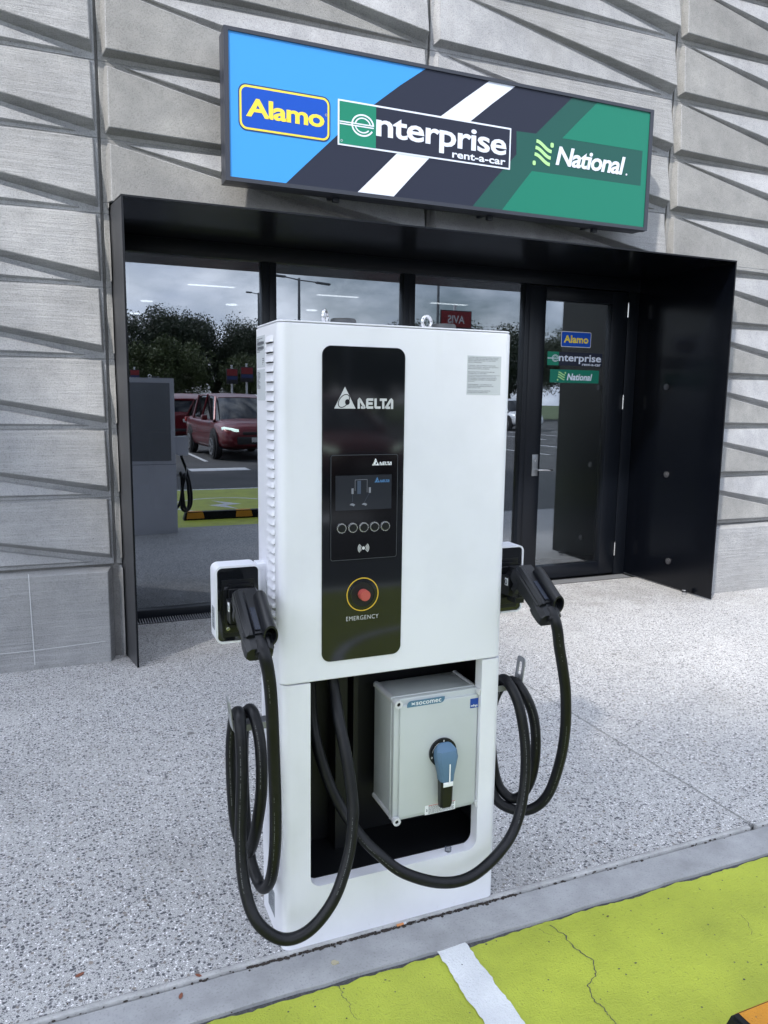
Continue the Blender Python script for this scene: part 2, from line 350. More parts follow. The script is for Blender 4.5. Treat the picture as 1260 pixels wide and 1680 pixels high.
def arc(cx, cz, rx, rz, a0, a1, n=24): return [(cx+rx*cos(radians(a0+(a1-a0)*k/n)), cz+rz*sin(radians(a0+(a1-a0)*k/n))) for k in range(n+1)]
def text(bm, s, x0, x1, z0, z1, y, bold=.0, shear=0., plane='y', mi=0, flip=False, spacing=1.0):
    c = bpy.data.curves.new('t', 'FONT'); c.body = s; c.offset = bold; c.shear = shear; c.resolution_u = 3; c.space_character = spacing
    o = bpy.data.objects.new('t', c); COL.objects.link(o); bpy.context.view_layer.update()
    me = bpy.data.meshes.new_from_object(o.evaluated_get(bpy.context.evaluated_depsgraph_get()))
    xs = [v.co.x for v in me.vertices]; ys = [v.co.y for v in me.vertices]; a, b, c0, d = min(xs), max(xs), min(ys), max(ys)
    vs = []
    for v in me.vertices:
        u = x0+(v.co.x-a)/(b-a)*(x1-x0); w = z0+(v.co.y-c0)/(d-c0)*(z1-z0)
        vs.append(bm.verts.new({'y': (u, y, w), 'x': (y, u, w), 'z': (u, w, y)}[plane]))
    want = {'y': Vector((0, -1, 0)), 'x': Vector((-1, 0, 0)), 'z': Vector((0, 0, 1))}[plane]
    if flip: want = -want
    for p in me.polygons:
        try: f = bm.faces.new([vs[i] for i in p.vertices])
        except ValueError: continue
        f.material_index = mi; f.normal_update()
        if f.normal.dot(want) < 0: f.normal_flip()
    bpy.data.objects.remove(o); bpy.data.curves.remove(c); bpy.data.meshes.remove(me)
def textlines(bm, x0, x1, z0, z1, y, n, frac, plane='y', mi=0):  # unreadably small print: short word-like dashes
    rs = random.Random(int(x0*1e4)+n); h = abs(z0-z1)/n; ztop = max(z0, z1); d = 1 if x1 > x0 else -1
    for i in range(n):
        zt = ztop-h*i; x = x0; end = x0+(x1-x0)*(frac if rs.random() > .3 else frac*rs.uniform(.3, .95))
        while (end-x)*d > 0:
            l = min(rs.uniform(.8, 3.2)*h, (end-x)*d)*d
            flat(bm, [(x, zt-h*.68), (x+l, zt-h*.68), (x+l, zt-h*.15), (x, zt-h*.15)], y, mi, plane); x += l+h*.35*d

# ------------------------------------------------------------------ SETTING: ground, paving, kerb, bay
b = B(); box(b, -150, 150, -220, 60, -.30, -.05); struct('ground', b, M_GRASS)
b = B(); box(b, -60, 60, -44, 1.955, -.29, -.016); struct('car_park_road', b, M_ASPH)
b = B()
JX = 2.385
for x0, x1 in ((-12, JX-.006), (JX+.006, 14)):
    box(b, x0, x1, 1.985, 4.74, -.20, 0)
box(b, -12, 14, 4.74, 5.5, -.20, -.0006)
struct('paving', b, M_PAVE)
b = B(); box(b, JX-.006, JX+.006, 1.985, 4.74, -.19, -.003); struct('paving_joint', b, M_JOINT)
b = B()
for x0, x1 in ((-12, JX-.02), (JX+.012, 14)): box(b, x0, x1, 1.966, 1.985, -.2, .001, .004, 2)
struct('paving_edge', b, M_MORTAR, True)
b = B(); rs = random.Random(3); x = -12.; seg = []
while x < 14: seg.append((x, 1.826+rs.uniform(-.003, .003))); x += rs.uniform(.03, .09) if -1 < x < 4 else .6
top = [(x, 1.958) for x, y in seg]
for i in range(len(seg)-1):
    flat(b, [seg[i], seg[i+1], top[i+1], top[i]], -.006, 0, 'z')
    f = b.faces.new([b.verts.new(p) for p in ((*seg[i], -.006), (*seg[i+1], -.006), (*seg[i+1], -.03), (*seg[i], -.03))])
    f = b.faces.new([b.verts.new(p) for p in ((*top[i], -.006), (*top[i+1], -.006), (*top[i+1], -.03), (*top[i], -.03))])
struct('kerb_strip', b, M_KERB)
# green bay paint with a ragged edge, its cracks, and the painted lines
def ragged_strip(b, x0, x1, y0, y1, z, amp, horiz=True, step=.018, mi=0, seed=1, amp0=None):
    r = random.Random(seed); amp0 = amp if amp0 is None else amp0; n = max(2, int(((x1-x0) if horiz else (y1-y0))/step)); A = []; Z = []; wa = wz = 0
    for i in range(n+1):
        wa = wa*.7+r.uniform(-amp0, amp0); wz = wz*.7+r.uniform(-amp, amp)
        if horiz: u = x0+(x1-x0)*i/n; A.append((u, y0+wa)); Z.append((u, y1+wz))
        else: u = y0+(y1-y0)*i/n; A.append((x0+wa, u)); Z.append((x1+wz, u))
    for i in range(n): flat(b, [A[i], A[i+1], Z[i+1], Z[i]], z, mi, 'z')
b = B()
ragged_strip(b, -1.6, 3.6, -2.05, 1.814, -.012, .0042, step=.014, amp0=.003)
cr1 = [(1.335, 1.80), (1.352, 1.742), (1.345, 1.72), (1.350, 1.673), (1.364, 1.626), (1.345, 1.587), (1.325, 1.57), (1.289, 1.55), (1.272, 1.502), (1.280, 1.47), (1.274, 1.444), (1.276, 1.40), (1.255, 1.33), (1.262, 1.25)]
cr2 = [(1.296, 1.80), (1.302, 1.78), (1.322, 1.755)]; cr3 = [(.641, 1.815), (.647, 1.79), (.643, 1.77), (.652, 1.74), (.645, 1.71), (.649, 1.68)]; cr4 = [(1.93, 1.62), (1.925, 1.585), (1.90, 1.545), (1.885, 1.53)]
def wig(pts, r):
    o = []
    for (a, c), (d, e) in zip(pts, pts[1:]):
        for k in range(5): t = k/5; o.append((a+(d-a)*t+r.uniform(-.0035, .0035), c+(e-c)*t+r.uniform(-.002, .002)))
    return o+[pts[-1]]
rs = random.Random(5)
for k, (c, w) in enumerate(((cr1, .0036), (cr2, .0016), (cr3, .0020), (cr4, .0014))):
    pp = wig(c, rs); ribbon(b, pp, [w*rs.uniform(.4, 1.25)*(1-.5*i/len(pp)) for i in range(len(pp))], -.0105-.0002*k, mi=1, plane='z')
for _ in range(70):                                  # chips knocked out of the paint
    x = rs.uniform(.2, 2.6); y = rs.uniform(1.0, 1.80); r0 = rs.uniform(.0015, .0042)
    flat(b, [(x+r0*rs.uniform(.6, 1.5)*cos(a), y+r0*rs.uniform(.5, 1.2)*sin(a)) for a in [k*pi/3 for k in range(6)]], -.0100+_*1e-5, 1, 'z')
struct('parking_bay', b, [M_GREEN, M_ASPH])
b = B(); ragged_strip(b, .953, 1.055, -2.0, 1.832, -.0085, .0035, False, .012, seed=4); 
ragged_strip(b, -1.65, -1.55, -2.0, 1.82, -.0085, .003, False, .05, seed=6); ragged_strip(b, 3.55, 3.65, -2.0, 1.82, -.0085, .003, False, .05, seed=7)
ragged_strip(b, -1.65, 3.65, -2.13, -2.02, -.0080, .003, True, .05, seed=8)
struct('bay_lines', b, M_WHITEP)
b = B()
ribbon(b, arc(2.25, -.1, .78, .78, 0, 360, 60)[:-1], .07, -.0082, True, plane='z')
for k, pl in enumerate([[(2.35, .42), (2.0, -.08), (2.24, -.02)], [(2.26, -.18), (2.5, -.10), (2.12, -.62)]]): flat(b, pl, -.0079+k*1e-4, 0, 'z')
flat(b, [(2.0, -.08), (2.24, -.02), (2.5, -.10), (2.26, -.18)], -.0076, 0, 'z')
struct('charging_bay_symbol', b, M_WHITEP)
b = B()                                              # white lines of the ordinary bays further out
for x in range(-12, 30, 1):
    X = -14.2+x*2.55+14.2-.0
    if -20 < X < 40: box(b, X+.75, X+.85, -13.2, -8.0, -.0155, -.012); box(b, X+.75, X+.85, -22.5, -15.6, -.0155, -.012)
struct('distant_bay_lines', b, M_WHITEP)
b = B(); box(b, 2.6, 3.9, -6.1, -5.5, -.0155, -.012); struct('painted_arrow', b, M_WHITEP)

# grit, clods and litter in the slot along the charger
b = B(); rs = random.Random(11)
for _ in range(520):
    x = rs.uniform(.42, 1.32) if rs.random() < .75 else rs.uniform(-.3, 2.6); y = 1.962+rs.gauss(0, .0035); s = rs.uniform(.0015, .0055)
    bmesh.ops.create_icosphere(b, subdivisions=1, radius=s, matrix=Matrix.Translation((x, y, -.006+s*.3)) @ Matrix.Diagonal((rs.uniform(.7, 1.8), rs.uniform(.6, 1), .5, 1)))
tag(obj('grit', b, mat('grit', (.035, .028, .024), .95)), 'dark grit and leaf crumbs in the slot between charger and kerb', 'grit', kind='stuff')
b = B(); rs = random.Random(12)
for _ in range(70):
    x = rs.uniform(-.6, 3.2); y = rs.uniform(1.83, 2.9) if rs.random() < .5 else rs.uniform(1.0, 1.83); s = rs.uniform(.0012, .0034)
    bmesh.ops.create_icosphere(b, subdivisions=1, radius=s, matrix=Matrix.Translation((x, y, .001 if y > 1.985 else -.007)) @ Matrix.Diagonal((rs.uniform(.8, 2), rs.uniform(.6, 1.3), .4, 1)))
tag(obj('scattered_crumbs', b, mat('crumb', (.06, .045, .03), .9)), 'small dark crumbs scattered over paving, kerb and green bay', 'crumbs', kind='stuff')
b = B(); rod(b, (.889, 1.963, -.001), (.911, 1.9635, -.001), .0036, mi=0); rod(b, (.9111, 1.9635, -.001), (.920, 1.964, -.001), .0037, mi=1)
o = obj('cigarette_butt', b, [mat('cork_paper', (.62, .26, .10), .8), M_WHITEP]); tag(o, 'orange and white cigarette butt in the slot before the charger', 'cigarette butt')
M_LEAFD = mat('dry_leaf', (.20, .07, .04), .8)
def leaf(x, y, z, s, a, label):
    b = B(); pts = [(-1, 0), (-.5, .38), (.1, .45), (.7, .25), (1, 0), (.6, -.3), (0, -.42), (-.6, -.3)]
    vs = [b.verts.new((x+s*(u*cos(a)-v*sin(a)), y+s*(u*sin(a)+v*cos(a)), z+.002+s*.25*(v*v+u*u*.3))) for u, v in pts]; b.faces.new(vs)
    r = bmesh.ops.extrude_face_region(b, geom=b.faces[:]); bmesh.ops.translate(b, verts=[g for g in r['geom'] if isinstance(g, bmesh.types.BMVert)], vec=(0, 0, .0007))
    tag(obj('dry_leaf', b, M_LEAFD), label, 'leaf', 'dry leaves on the ground')
leaf(-.015, 2.10, 0, .014, .4, 'brown dry leaf on the paving at the bottom left')
leaf(.235, 1.925, -.006, .012, 1.2, 'reddish dry leaf on the kerb strip')
leaf(.29, 1.975, .001, .011, 2.4, 'small dry leaf on the paving edge beside the kerb')
b = B(); cyl(b, (.66, 1.89, -.0045), .009, .003, seg=9); cyl(b, (.668, 1.886, -.0035), .005, .003, seg=7)
tag(obj('chewing_gum', b, mat('gum', (.42, .38, .27), .8)), 'flattened pale gum spot on the kerb before the charger', 'gum')

# ------------------------------------------------------------------ concrete facade
wall = thing('facade_wall', (2.3, 4.88, 0), 'grey precast concrete wall with slanting wedge relief around the dark entrance', 'wall')
YB, Z0, H = 4.88, .585, .407
PX0, PX1, PZ = .360, 4.850, 2.680                     # portal opening
b = B()
box(b, -8, PX0-.042, YB, YB+.30, 0, 6.6); box(b, PX1+.003, 16, YB, YB+.30, 0, 6.6); box(b, PX0-.042, PX1+.003, YB, YB+.30, PZ+.003, 6.6)
obj('wall_core', b, M_CONC_D, wall, False)
def hull(bm, pts, mi):
    vs = [bm.verts.new(p) for p in pts]; r = bmesh.ops.convex_hull(bm, input=vs)
    ex = [g for g in r.get('geom_interior', []) if isinstance(g, bmesh.types.BMVert)]
    bmesh.ops.delete(bm, geom=ex, context='VERTS') if ex else None
def clip(bm, co, no):
    g = bmesh.ops.bisect_plane(bm, geom=bm.verts[:]+bm.edges[:]+bm.faces[:], plane_co=co, plane_no=no, clear_outer=True)
    es = [e for e in g['geom_cut'] if isinstance(e, bmesh.types.BMEdge)]
    if es: bmesh.ops.holes_fill(bm, edges=es)
me_tmp = bpy.data.meshes.new('tmp')
def put(dst, pts, mi, cuts):
    for cut in (cuts or [None]):
        t = bmesh.new(); hull(t, pts, mi)
        if cut:
            for co, no in cut: clip(t, co, no)
        if t.faces:
            bmesh.ops.recalc_face_normals(t, faces=t.faces)
            for f in t.faces: f.material_index = mi
            me_tmp.clear_geometry(); t.to_mesh(me_tmp); dst.from_mesh(me_tmp)
        t.free()
rs = random.Random(21)
Wp = 2.04
for pi_, px in enumerate((-5.84, -3.80, -1.76, .28, 2.32, 4.36, 6.40, 8.44)):
    b = B(); g = .010
    for k in range(-1, 14):
        x0, x1 = px, px+Wp
        z = Z0+H*k
        j = lambda a: rs.uniform(-a, a)
        cuts = None
        zt = z+H if k >= 0 else Z0
        if x0 < PX1 and x1 > PX0:
            top = ((0, 0, PZ+.002), (0, 0, -1))        # keep above
            if x1 < PX0+1 and x0 < PX0 < x1 and x1-PX0 > 0: pass
            if zt <= PZ: 
                if x0 < PX0 and PX0-x0 < .2: cuts = [[((PX0-.042, 0, 0), (1, 0, 0))]]
                elif x1 > PX1: cuts = [[((PX1+.001, 0, 0), (-1, 0, 0))]]
                else: continue
            elif z < PZ:
                cuts = [[top]]
                if x0 < PX0: cuts.append([((PX0-.042, 0, 0), (1, 0, 0)), ((0, 0, PZ+.002), (0, 0, 1))])
                if x1 > PX1: cuts.append([((PX1+.001, 0, 0), (-1, 0, 0)), ((0, 0, PZ+.002), (0, 0, 1))])
        def V(u, d, v): return (x0+u, YB+.03 if d == 0 else YB-d, z+v)
        if k < 0:
            z = 0
            put(b, [V(g, 0, -.02), V(Wp-g, 0, -.02), V(g, 0, Z0-.008), V(Wp-g, 0, Z0-.008), V(.05, .105, -.02), V(Wp-.05, .105, -.02), V(.05, .098, Z0-.03), V(Wp-.05, .098, Z0-.03)], 0, cuts)
            continue
        put(b, [V(.008, 0, -.0005), V(Wp-.008, 0, -.0005), V(.008, 0, H-.0005), V(Wp-.008, 0, H-.0005), V(.008, .022, -.0005), V(Wp-.008, .022, -.0005), V(.008, .022, H-.0005), V(Wp-.008, .022, H-.0005)], 1 if pi_ % 2 else 2, cuts)
        # lower-left wedge, tall at its left end, and upper-right wedge, tall at its right end
        put(b, [V(g, 0, .004), V(g, 0, H-.004), V(Wp-.06, 0, .002), V(.052+j(.003), .080, .050), V(.056, .052, H-.030), V(Wp-.13, .036, .024), V(.12, .048, H-.045)], 1 if pi_ % 2 else 2, cuts)
        put(b, [V(.10, 0, H-.012), V(Wp-g, 0, H-.004), V(Wp-g, 0, .006), V(.15, .031, H-.016), V(Wp-.035, .038, H-.010), V(Wp-.032, .094, .074), V(.19, .032, H-.028)], 0 if pi_ % 2 == 0 else 2, cuts)
    for v in b.verts: v.co += Vector((0, rs.uniform(-.0015, .0015), 0)) if v.co.y < YB-.01 and abs(v.co.x-PX0) > .02 and abs(v.co.z-PZ) > .02 else Vector((0, 0, 0))
    bmesh.ops.bevel(b, geom=[e for e in b.edges if len(e.link_faces) == 2 and e.calc_face_angle(0) > radians(14)], offset=.0035, segments=1, affect='EDGES')
    obj('wall_panel', b, [M_CONC_B, M_CONC_A, M_CONC_C], wall, False)
b = B(); ribbon(b, [(-.20, .575), (-.197, .3), (-.192, .03)], .005, YB-.1085); ribbon(b, [(-.9, .12), (-.2, .118), (.2, .13)], .004, YB-.1087)
obj('chalk_mark', b, mat('chalk', (.48, .49, .5), .9), wall, False)

# ------------------------------------------------------------------ dark steel entrance surround
por = thing('entrance_surround', (2.6, 4.6, 0), 'black painted steel surround boxing in the shop entrance', 'door surround')
YF, YG = 4.60, 5.70; T = .010
b = B(); prism(b, [(PX0+.006, YF), (PX0+.006+T, YF), (PX0+T, YB+.02), (PX0+T, YG+.12), (PX0-.040, YG+.12), (PX0-.040, YB+.02)], 0, PZ-T-.0005, 'z'); obj('side_plate', b, M_DARKSTEEL, por)
b = B(); prism(b, [(PX0+.004, YF+.004), (PX0+.0055, YF+.004), (PX0-.0405, YB+.02), (PX0-.042, YB+.02)], .002, PZ-T-.002, 'z'); obj('outer_sheet', b, mat('grey_steel', (.07, .072, .078), .38, .35), por)  # thin grey sheet added to lighten the plate's outer face
b = B(); box(b, PX1-T, PX1, YF, YG+.12, .012, PZ-T-.0005, .0015, 1); obj('side_plate', b, M_DARKSTEEL, por)
b = B(); prism(b, [(PX0+.006, YF), (PX1, YF), (PX1, YG+.12), (PX0-.040, YG+.12), (PX0-.040, YB+.02)], PZ-T, PZ, 'z'); obj('top_plate', b, M_DARKSTEEL, por)
for zz, yy in ((1.73, 5.25), (.98, 5.18), (.232, 5.09)):
    b = B(); cyl(b, (PX1-T-.006, yy, zz), .026, .012, 'x', 20); cyl(b, (PX1-T-.014, yy, zz), .014, .006, 'x', 6); obj('bolt_cap', b, mat('dull_steel', (.12, .12, .13), .35, .7) if zz > 1.5 else bpy.data.materials['dull_steel'], por)
ds = thing('door_stop', (4.845-.06, 4.83, 0), 'small steel floor door stop beside the right surround plate', 'door stop')
b = B(); cyl(b, (4.785, 4.83, .022), .020, .044, 'z', 20); obj('post', b, M_STEEL, ds)
b = B(); cyl(b, (4.785, 4.83, .030), .0225, .012, 'z', 20); obj('rubber_ring', b, M_RUBBER, ds)

# ------------------------------------------------------------------ shopfront glazing
sf = thing('shopfront', (2.6, YG, 0), 'dark aluminium shopfront of three tall tinted windows beside a glass door', 'shopfront')
def bars(name, lst, parent, m=M_FRAME, bev=.003):
    for a in lst:
        b = B(); box(b, *a, bev, 2); obj(name, b, m, parent)
y0, y1 = YG-.045, YG+.075
bars('frame_head', [(PX0+T, PX1-T, y0, y1, 2.566, PZ-T)], sf)
bars('mullion', [(PX0+T, .435, y0, y1, 0, 2.566), (1.402, 1.455, y0, y1, .055, 2.566), (1.457, 1.510, y0+.004, y1, .055, 2.566), (2.527, 2.577, y0, y1, .055, 2.566), (2.579, 2.629, y0+.004, y1, .055, 2.566), (3.645, 3.695, y0, y1, 0, 2.566), (4.722, 4.84, y0+.004, y1, 0, 2.566)], sf)
bars('sill', [(.435, 3.645, y0, y1, 0, .055)], sf)
for i, (a, c) in enumerate(((.435, 1.402), (1.510, 2.527), (2.629, 3.645))):
    b = B(); box(b, a-.008, c+.008, YG, YG+.012, .05, 2.572); obj('window_pane', b, M_GLASS, sf, False)
door = thing('glass_door', (4.2, YG, 0), 'narrow dark framed glass door with three rental stickers and a lever handle', 'door')
bars('stile', [(3.70, 3.858, y0+.01, y1-.02, .015, 2.555), (4.551, 4.716, y0+.01, y1-.02, .015, 2.555)], door)
bars('rail', [(3.858, 4.551, y0+.01, y1-.02, .015, .131), (3.858, 4.551, y0+.01, y1-.02, 2.447, 2.555)], door)
b = B(); box(b, 3.85, 4.558, YG, YG+.01, .125, 2.452); obj('door_pane', b, M_GLASSD, door, False)
for zz in (2.40, 1.59, .24):
    b = B(); cyl(b, (4.7185, y0+.002, zz), .010, .115, 'z', 12); cyl(b, (4.7185, y0+.002, zz+.063), .006, .012, 'z', 12); obj('hinge', b, M_STEEL, door)
hb = B(); box(hb, 3.775, 3.835, y0+.003, y0+.010, .948, 1.135, .002); hp = obj('handle', hb, mat('lock_plate', (.24, .25, .26), .35, .6), door)
b = B(); rod(b, (3.818, y0+.003, 1.003), (3.818, y0-.045, 1.003), .009); tube(b, catmull([(3.815, y0-.045, 1.003), (3.86, y0-.047, 1.003), (3.93, y0-.045, 1.000), (3.955, y0-.040, .998)], 4), .008, 12); obj('lever', b, M_STEEL, hp)
b = B(); cyl(b, (3.806, y0+.001, 1.085), .010, .005, 'y', 16); obj('keyhole', b, M_STEEL, hp)
YS = YG-.0016
def plate_ob(name, pts, t, y, m, parent):
    b = B(); prism(b, pts, y, y+t, 'y'); return obj(name, b, m, parent, False)
def waves(bm, x0, x1, z0, z1, y, mi=0):
    w = x1-x0; h = z1-z0
    def wv(t, zc): return (x0+w*(.10*(zc)+.02+.78*t), z0+h*(zc+.13*cos(pi*t)))
    for k, zc in enumerate((.80, .54, .28)):
        pts = [(x0+w*(.05+.12*zc+.78*t), z0+h*(zc+.165*cos(pi*t*1.0)+.0)) for t in [i/14 for i in range(15)]]
        ribbon(bm, pts, h*.135, y, mi=mi)
    prism(bm, rrect(x0+w*.86, x0+w*1.02, z0+h*.80, z0+h*.99, h*.05, 3), y-.0002, y, mi=mi); prism(bm, rrect(x0, x0+w*.15, z0+h*.0, z0+h*.18, h*.05, 3), y-.0002, y, mi=mi)
def e_logo(bm, cx, cz, rx, rz, xl, y, mi=0, w=None):
    w = w or rz*.16
    ribbon(bm, arc(cx, cz, rx, rz, 2, 332, 40), w, y, mi=mi); ribbon(bm, arc(cx, cz, rx*.70, rz*.70, 8, 172, 24), w*.8, y, mi=mi)
    ribbon(bm, arc(cx, cz, rx*.70, rz*.70, 192, 322, 22), w*.8, y-.0001, mi=mi)
    ribbon(bm, [(xl, cz+w*.55), (cx+rx*1.04, cz+w*.55)], w*.75, y-.0002, mi=mi); ribbon(bm, [(xl, cz-w*.75), (cx+rx*1.04, cz-w*.75)], w*.75, y-.0003, mi=mi)
# stickers on the door
s = plate_ob('sticker', rrect(4.047, 4.364, 2.064, 2.198, .014), .0012, YS, M_PRINT, door)
b = B(); prism(b, rrect(4.053, 4.358, 2.070, 2.192, .010), YS-.0004, YS, mi=0); text(b, 'Alamo', 4.075, 4.335, 2.10, 2.165, YS-.0006, .03, mi=1); obj('lettering', b, [M_SROYAL, M_SYEL], s, False)
s = plate_ob('sticker', rrect(3.913, 4.494, 1.905, 2.020, .002), .0012, YS, M_SNAVY, door)
b = B(); prism(b, rrect(3.913, 4.031, 1.9045, 2.0205, .001), YS-.0004, YS, mi=0); text(b, 'nterprise', 4.031, 4.482, 1.922, 2.002, YS-.0006, .02, mi=1); text(b, 'rent-a-car', 4.28, 4.482, 1.907, 1.929, YS-.0007, .015, mi=1)
e_logo(b, 3.995, 1.965, .033, .028, 3.914, YS-.0006, 1); obj('lettering', b, [M_SEGR, M_SWHITE], s, False)
s = plate_ob('sticker', rrect(3.948, 4.467, 1.757, 1.870, .002), .0012, YS, M_SGREEN, door)
b = B(); text(b, 'National', 4.125, 4.395, 1.778, 1.838, YS-.0006, .03, .2, mi=0); waves(b, 4.022, 4.112, 1.774, 1.850, YS-.0005, 1); obj('lettering', b, [M_SWHITE, M_SLIME], s, False)
# drain grate in front of the glass
gr = thing('drain_grate', (2.6, 5.6, 0), 'black slotted drain grate along the foot of the shopfront', 'drain grate')
b = B(); box(b, PX0+T, PX1-T, 5.5, 5.505, -.03, .002); box(b, PX0+T, PX1-T, 5.650, 5.655, -.03, .002); box(b, PX0+T, PX1-T, 5.505, 5.65, -.06, -.03); obj('channel', b, M_BLACKMATTE, gr, False)
b = B(); x = PX0+T+.01
while x < PX1-T-.02: box(b, x, x+.007, 5.506, 5.649, -.012, -.0005); x += .018
obj('slats', b, M_ZINC, gr, False)

# ------------------------------------------------------------------ the room behind the glass
rm = thing('office_room', (2.6, 9, 0), 'dim office behind the tinted glass with ceiling lights', 'room')
RX0, RX1, RY1, RZ = -2.5, 9.5, 14.5, 2.8
b = B(); box(b, RX0, RX1, 5.83, RY1, -.05, .0); obj('floor', b, M_CARPET, rm, False)
b = B(); box(b, RX0, RX1, 5.83, RY1, RZ, RZ+.1); obj('ceiling', b, M_CEIL, rm, False)
b = B(); box(b, RX0, RX1, RY1, RY1+.1, 0, RZ); box(b, RX0-.1, RX0, 5.83, RY1, 0, RZ); box(b, RX1, RX1+.1, 5.83, RY1, 0, RZ)
box(b, RX0, PX0-.0, 5.185, 5.83, 0, RZ+.1); box(b, PX1, RX1, 5.185, 5.83, 0, RZ+.1); box(b, PX0, PX1, 5.83, 5.9, PZ-T, RZ)
obj('wall', b, M_ROOM, rm, False)
b = B(); box(b, 1.2, 4.4, 11.2, 11.9, 0, 1.08, .01); obj('counter', b, mat('counter', (.05, .055, .06), .5), rm)
b = B(); box(b, 4.02, 6.3, 6.45, 6.53, 0, 2.70, .004); obj('partition', b, mat('partition_panel', (.48, .49, .43), .8), rm)
for x, y in ((1.60, 8.72), (3.10, 8.85), (4.6, 8.9)):
    b = B(); box(b, x-.30, x+.30, y-.30, y+.30, RZ-.012, RZ-.002); fr = obj('ceiling_panel', b, mat('panel_frame', (.6, .6, .6), .6), rm)
    b = B(); box(b, x-.25, x+.25, y-.05, y+.03, RZ-.016, RZ-.0125); obj('diffuser', b, M_LAMP, fr)
for x, y in ((1.108, 10.55), (2.164, 10.4), (1.1, 12.2), (3.3, 10.5)):
    b = B(); cyl(b, (x, y, RZ-.006), .075, .008, 'z', 24); obj('downlight', b, M_LAMP, rm)

# ------------------------------------------------------------------ shop sign
sg = thing('shop_sign', (2.42, 4.6, 2.8), 'long blue, charcoal and green rental sign above the entrance', 'sign')
SX0, SX1, SZ0, SZ1, SY = .925, 3.918, 2.803, 3.610, 4.55
b = B(); box(b, SX0+.004, SX1-.004, SY+.008, SY+.14, SZ0+.004, SZ1-.004, .003, 2); obj('casing', b, M_SCASE, sg)
b = B(); frame_ring(b, rrect(SX0, SX1, SZ0, SZ1, .002, 1), rrect(SX0+.026, SX1-.030, SZ0+.022, SZ1-.020, .001, 1), SY-.004, SY+.05); obj('trim', b, M_SCASE, sg, False)
AX0, AX1, AZ0, AZ1 = SX0+.026, SX1-.030, SZ0+.022, SZ1-.020
bl = [(2.157, AZ1), (1.99, 3.47), (1.824, 3.338), (1.70, 3.232), (1.590, 3.133), (1.43, 2.978), (1.274, AZ0)]
dg = [(3.238, AZ1), (3.09, 3.448), (2.964, 3.327)]
b = B(); y = SY+.004
def slab(pts, lay, mi): prism(b, pts, y-.0006*lay, y+.003, 'y', mi)
slab([(AX0, AZ0), (AX1, AZ0), (AX1, AZ1), (AX0, AZ1)], 0, 1)
slab([(AX0, AZ1)]+bl+[(AX0, AZ0)], 1, 0)
slab([(2.601, AZ1), (2.435, 3.465), (2.268, 3.335), (2.12, 3.210), (1.971, 3.076), (1.845, 2.950), (1.719, AZ0), (1.955, AZ0), (2.075, 2.955), (2.194, 3.080), (2.335, 3.210), (2.474, 3.333), (2.63, 3.462), (2.794, AZ1)], 1, 2)
slab([(3.238, AZ1), (3.09, 3.450), (2.964, 3.327), (2.815, 3.322), (2.820, 3.179), (2.66, 3.005), (2.507, AZ0), (AX1, AZ0), (AX1, AZ1)], 1, 4)
slab([(3.441, AZ1), (3.30, 3.455), (3.170, 3.326), (3.842, 3.332), (3.842, 3.100), (2.943, 3.092), (2.83, 2.955), (2.726, AZ0), (AX1, AZ0), (AX1, AZ1)], 2, 3)
face = obj('artwork', b, [M_SBLUE, M_SNAVY, M_SWHITE, M_SGREEN, M_SDG], sg, False)
b = B(); y = SY+.0022
prism(b, rrect(1.003, 1.545, 3.083, 3.331, .045), y-.0006, y, mi=2); prism(b, rrect(1.010, 1.538, 3.090, 3.324, .040), y-.0012, y-.0006, mi=1); prism(b, rrect(1.021, 1.527, 3.101, 3.313, .031), y-.0018, y-.0012, mi=0)
text(b, 'Alamo', 1.046, 1.508, 3.158, 3.258, y-.0026, .028, mi=1, spacing=.93)
ribbon(b, arc(1.519, 3.232, .006, .006, 0, 360, 14)[:-1], .0015, y-.0025, True, mi=1)
obj('logo_plate', b, [M_SROYAL, M_SYEL, M_SDKB], face, False)
b = B(); prism(b, rrect(1.591, 2.774, 3.079, 3.333, .001, 1), y-.0006, y, mi=1); prism(b, rrect(1.601, 2.764, 3.089, 3.323, .001, 1), y-.0012, y-.0006, mi=0); prism(b, rrect(1.601, 1.833, 3.0885, 3.3235, .001, 1), y-.0018, y-.0012, mi=2)
text(b, 'nterprise', 1.834, 2.742, 3.118, 3.288, y-.0026, .020, mi=1, spacing=.95); text(b, 'rent-a-car', 2.350, 2.738, 3.101, 3.139, y-.0027, .022, mi=1)
e_logo(b, 1.748, 3.206, .068, .058, 1.602, y-.0026, 1, .0095)
ribbon(b, arc(1.615, 3.105, .006, .006, 0, 360, 14)[:-1], .0014, y-.0025, True, mi=1)
obj('logo_plate', b, [M_SNAVY, M_SWHITE, M_SEGR], face, False)
b = B(); text(b, 'National', 3.124, 3.697, 3.152, 3.272, y-.0016, .026, .20, mi=0, spacing=.92); waves(b, 2.945, 3.100, 3.130, 3.288, y-.0012, 1)
prism(b, [(3.712+.007*cos(a), 3.160+.007*sin(a)) for a in [k*pi/5 for k in range(10)]], y-.0016, y-.001, mi=0)
obj('logo_plate', b, [M_SWHITE, M_SLIME], face, False)
for x in (1.62, 2.70, 3.55):
    b = B(); box(b, x-.02, x+.02, SY+.105, SY+.135, SZ0-.022, SZ0+.01, .002); box(b, x-.012, x+.012, SY+.139, 4.86, SZ0+.02, SZ0+.05); obj('bracket', b, M_SCASE, sg)

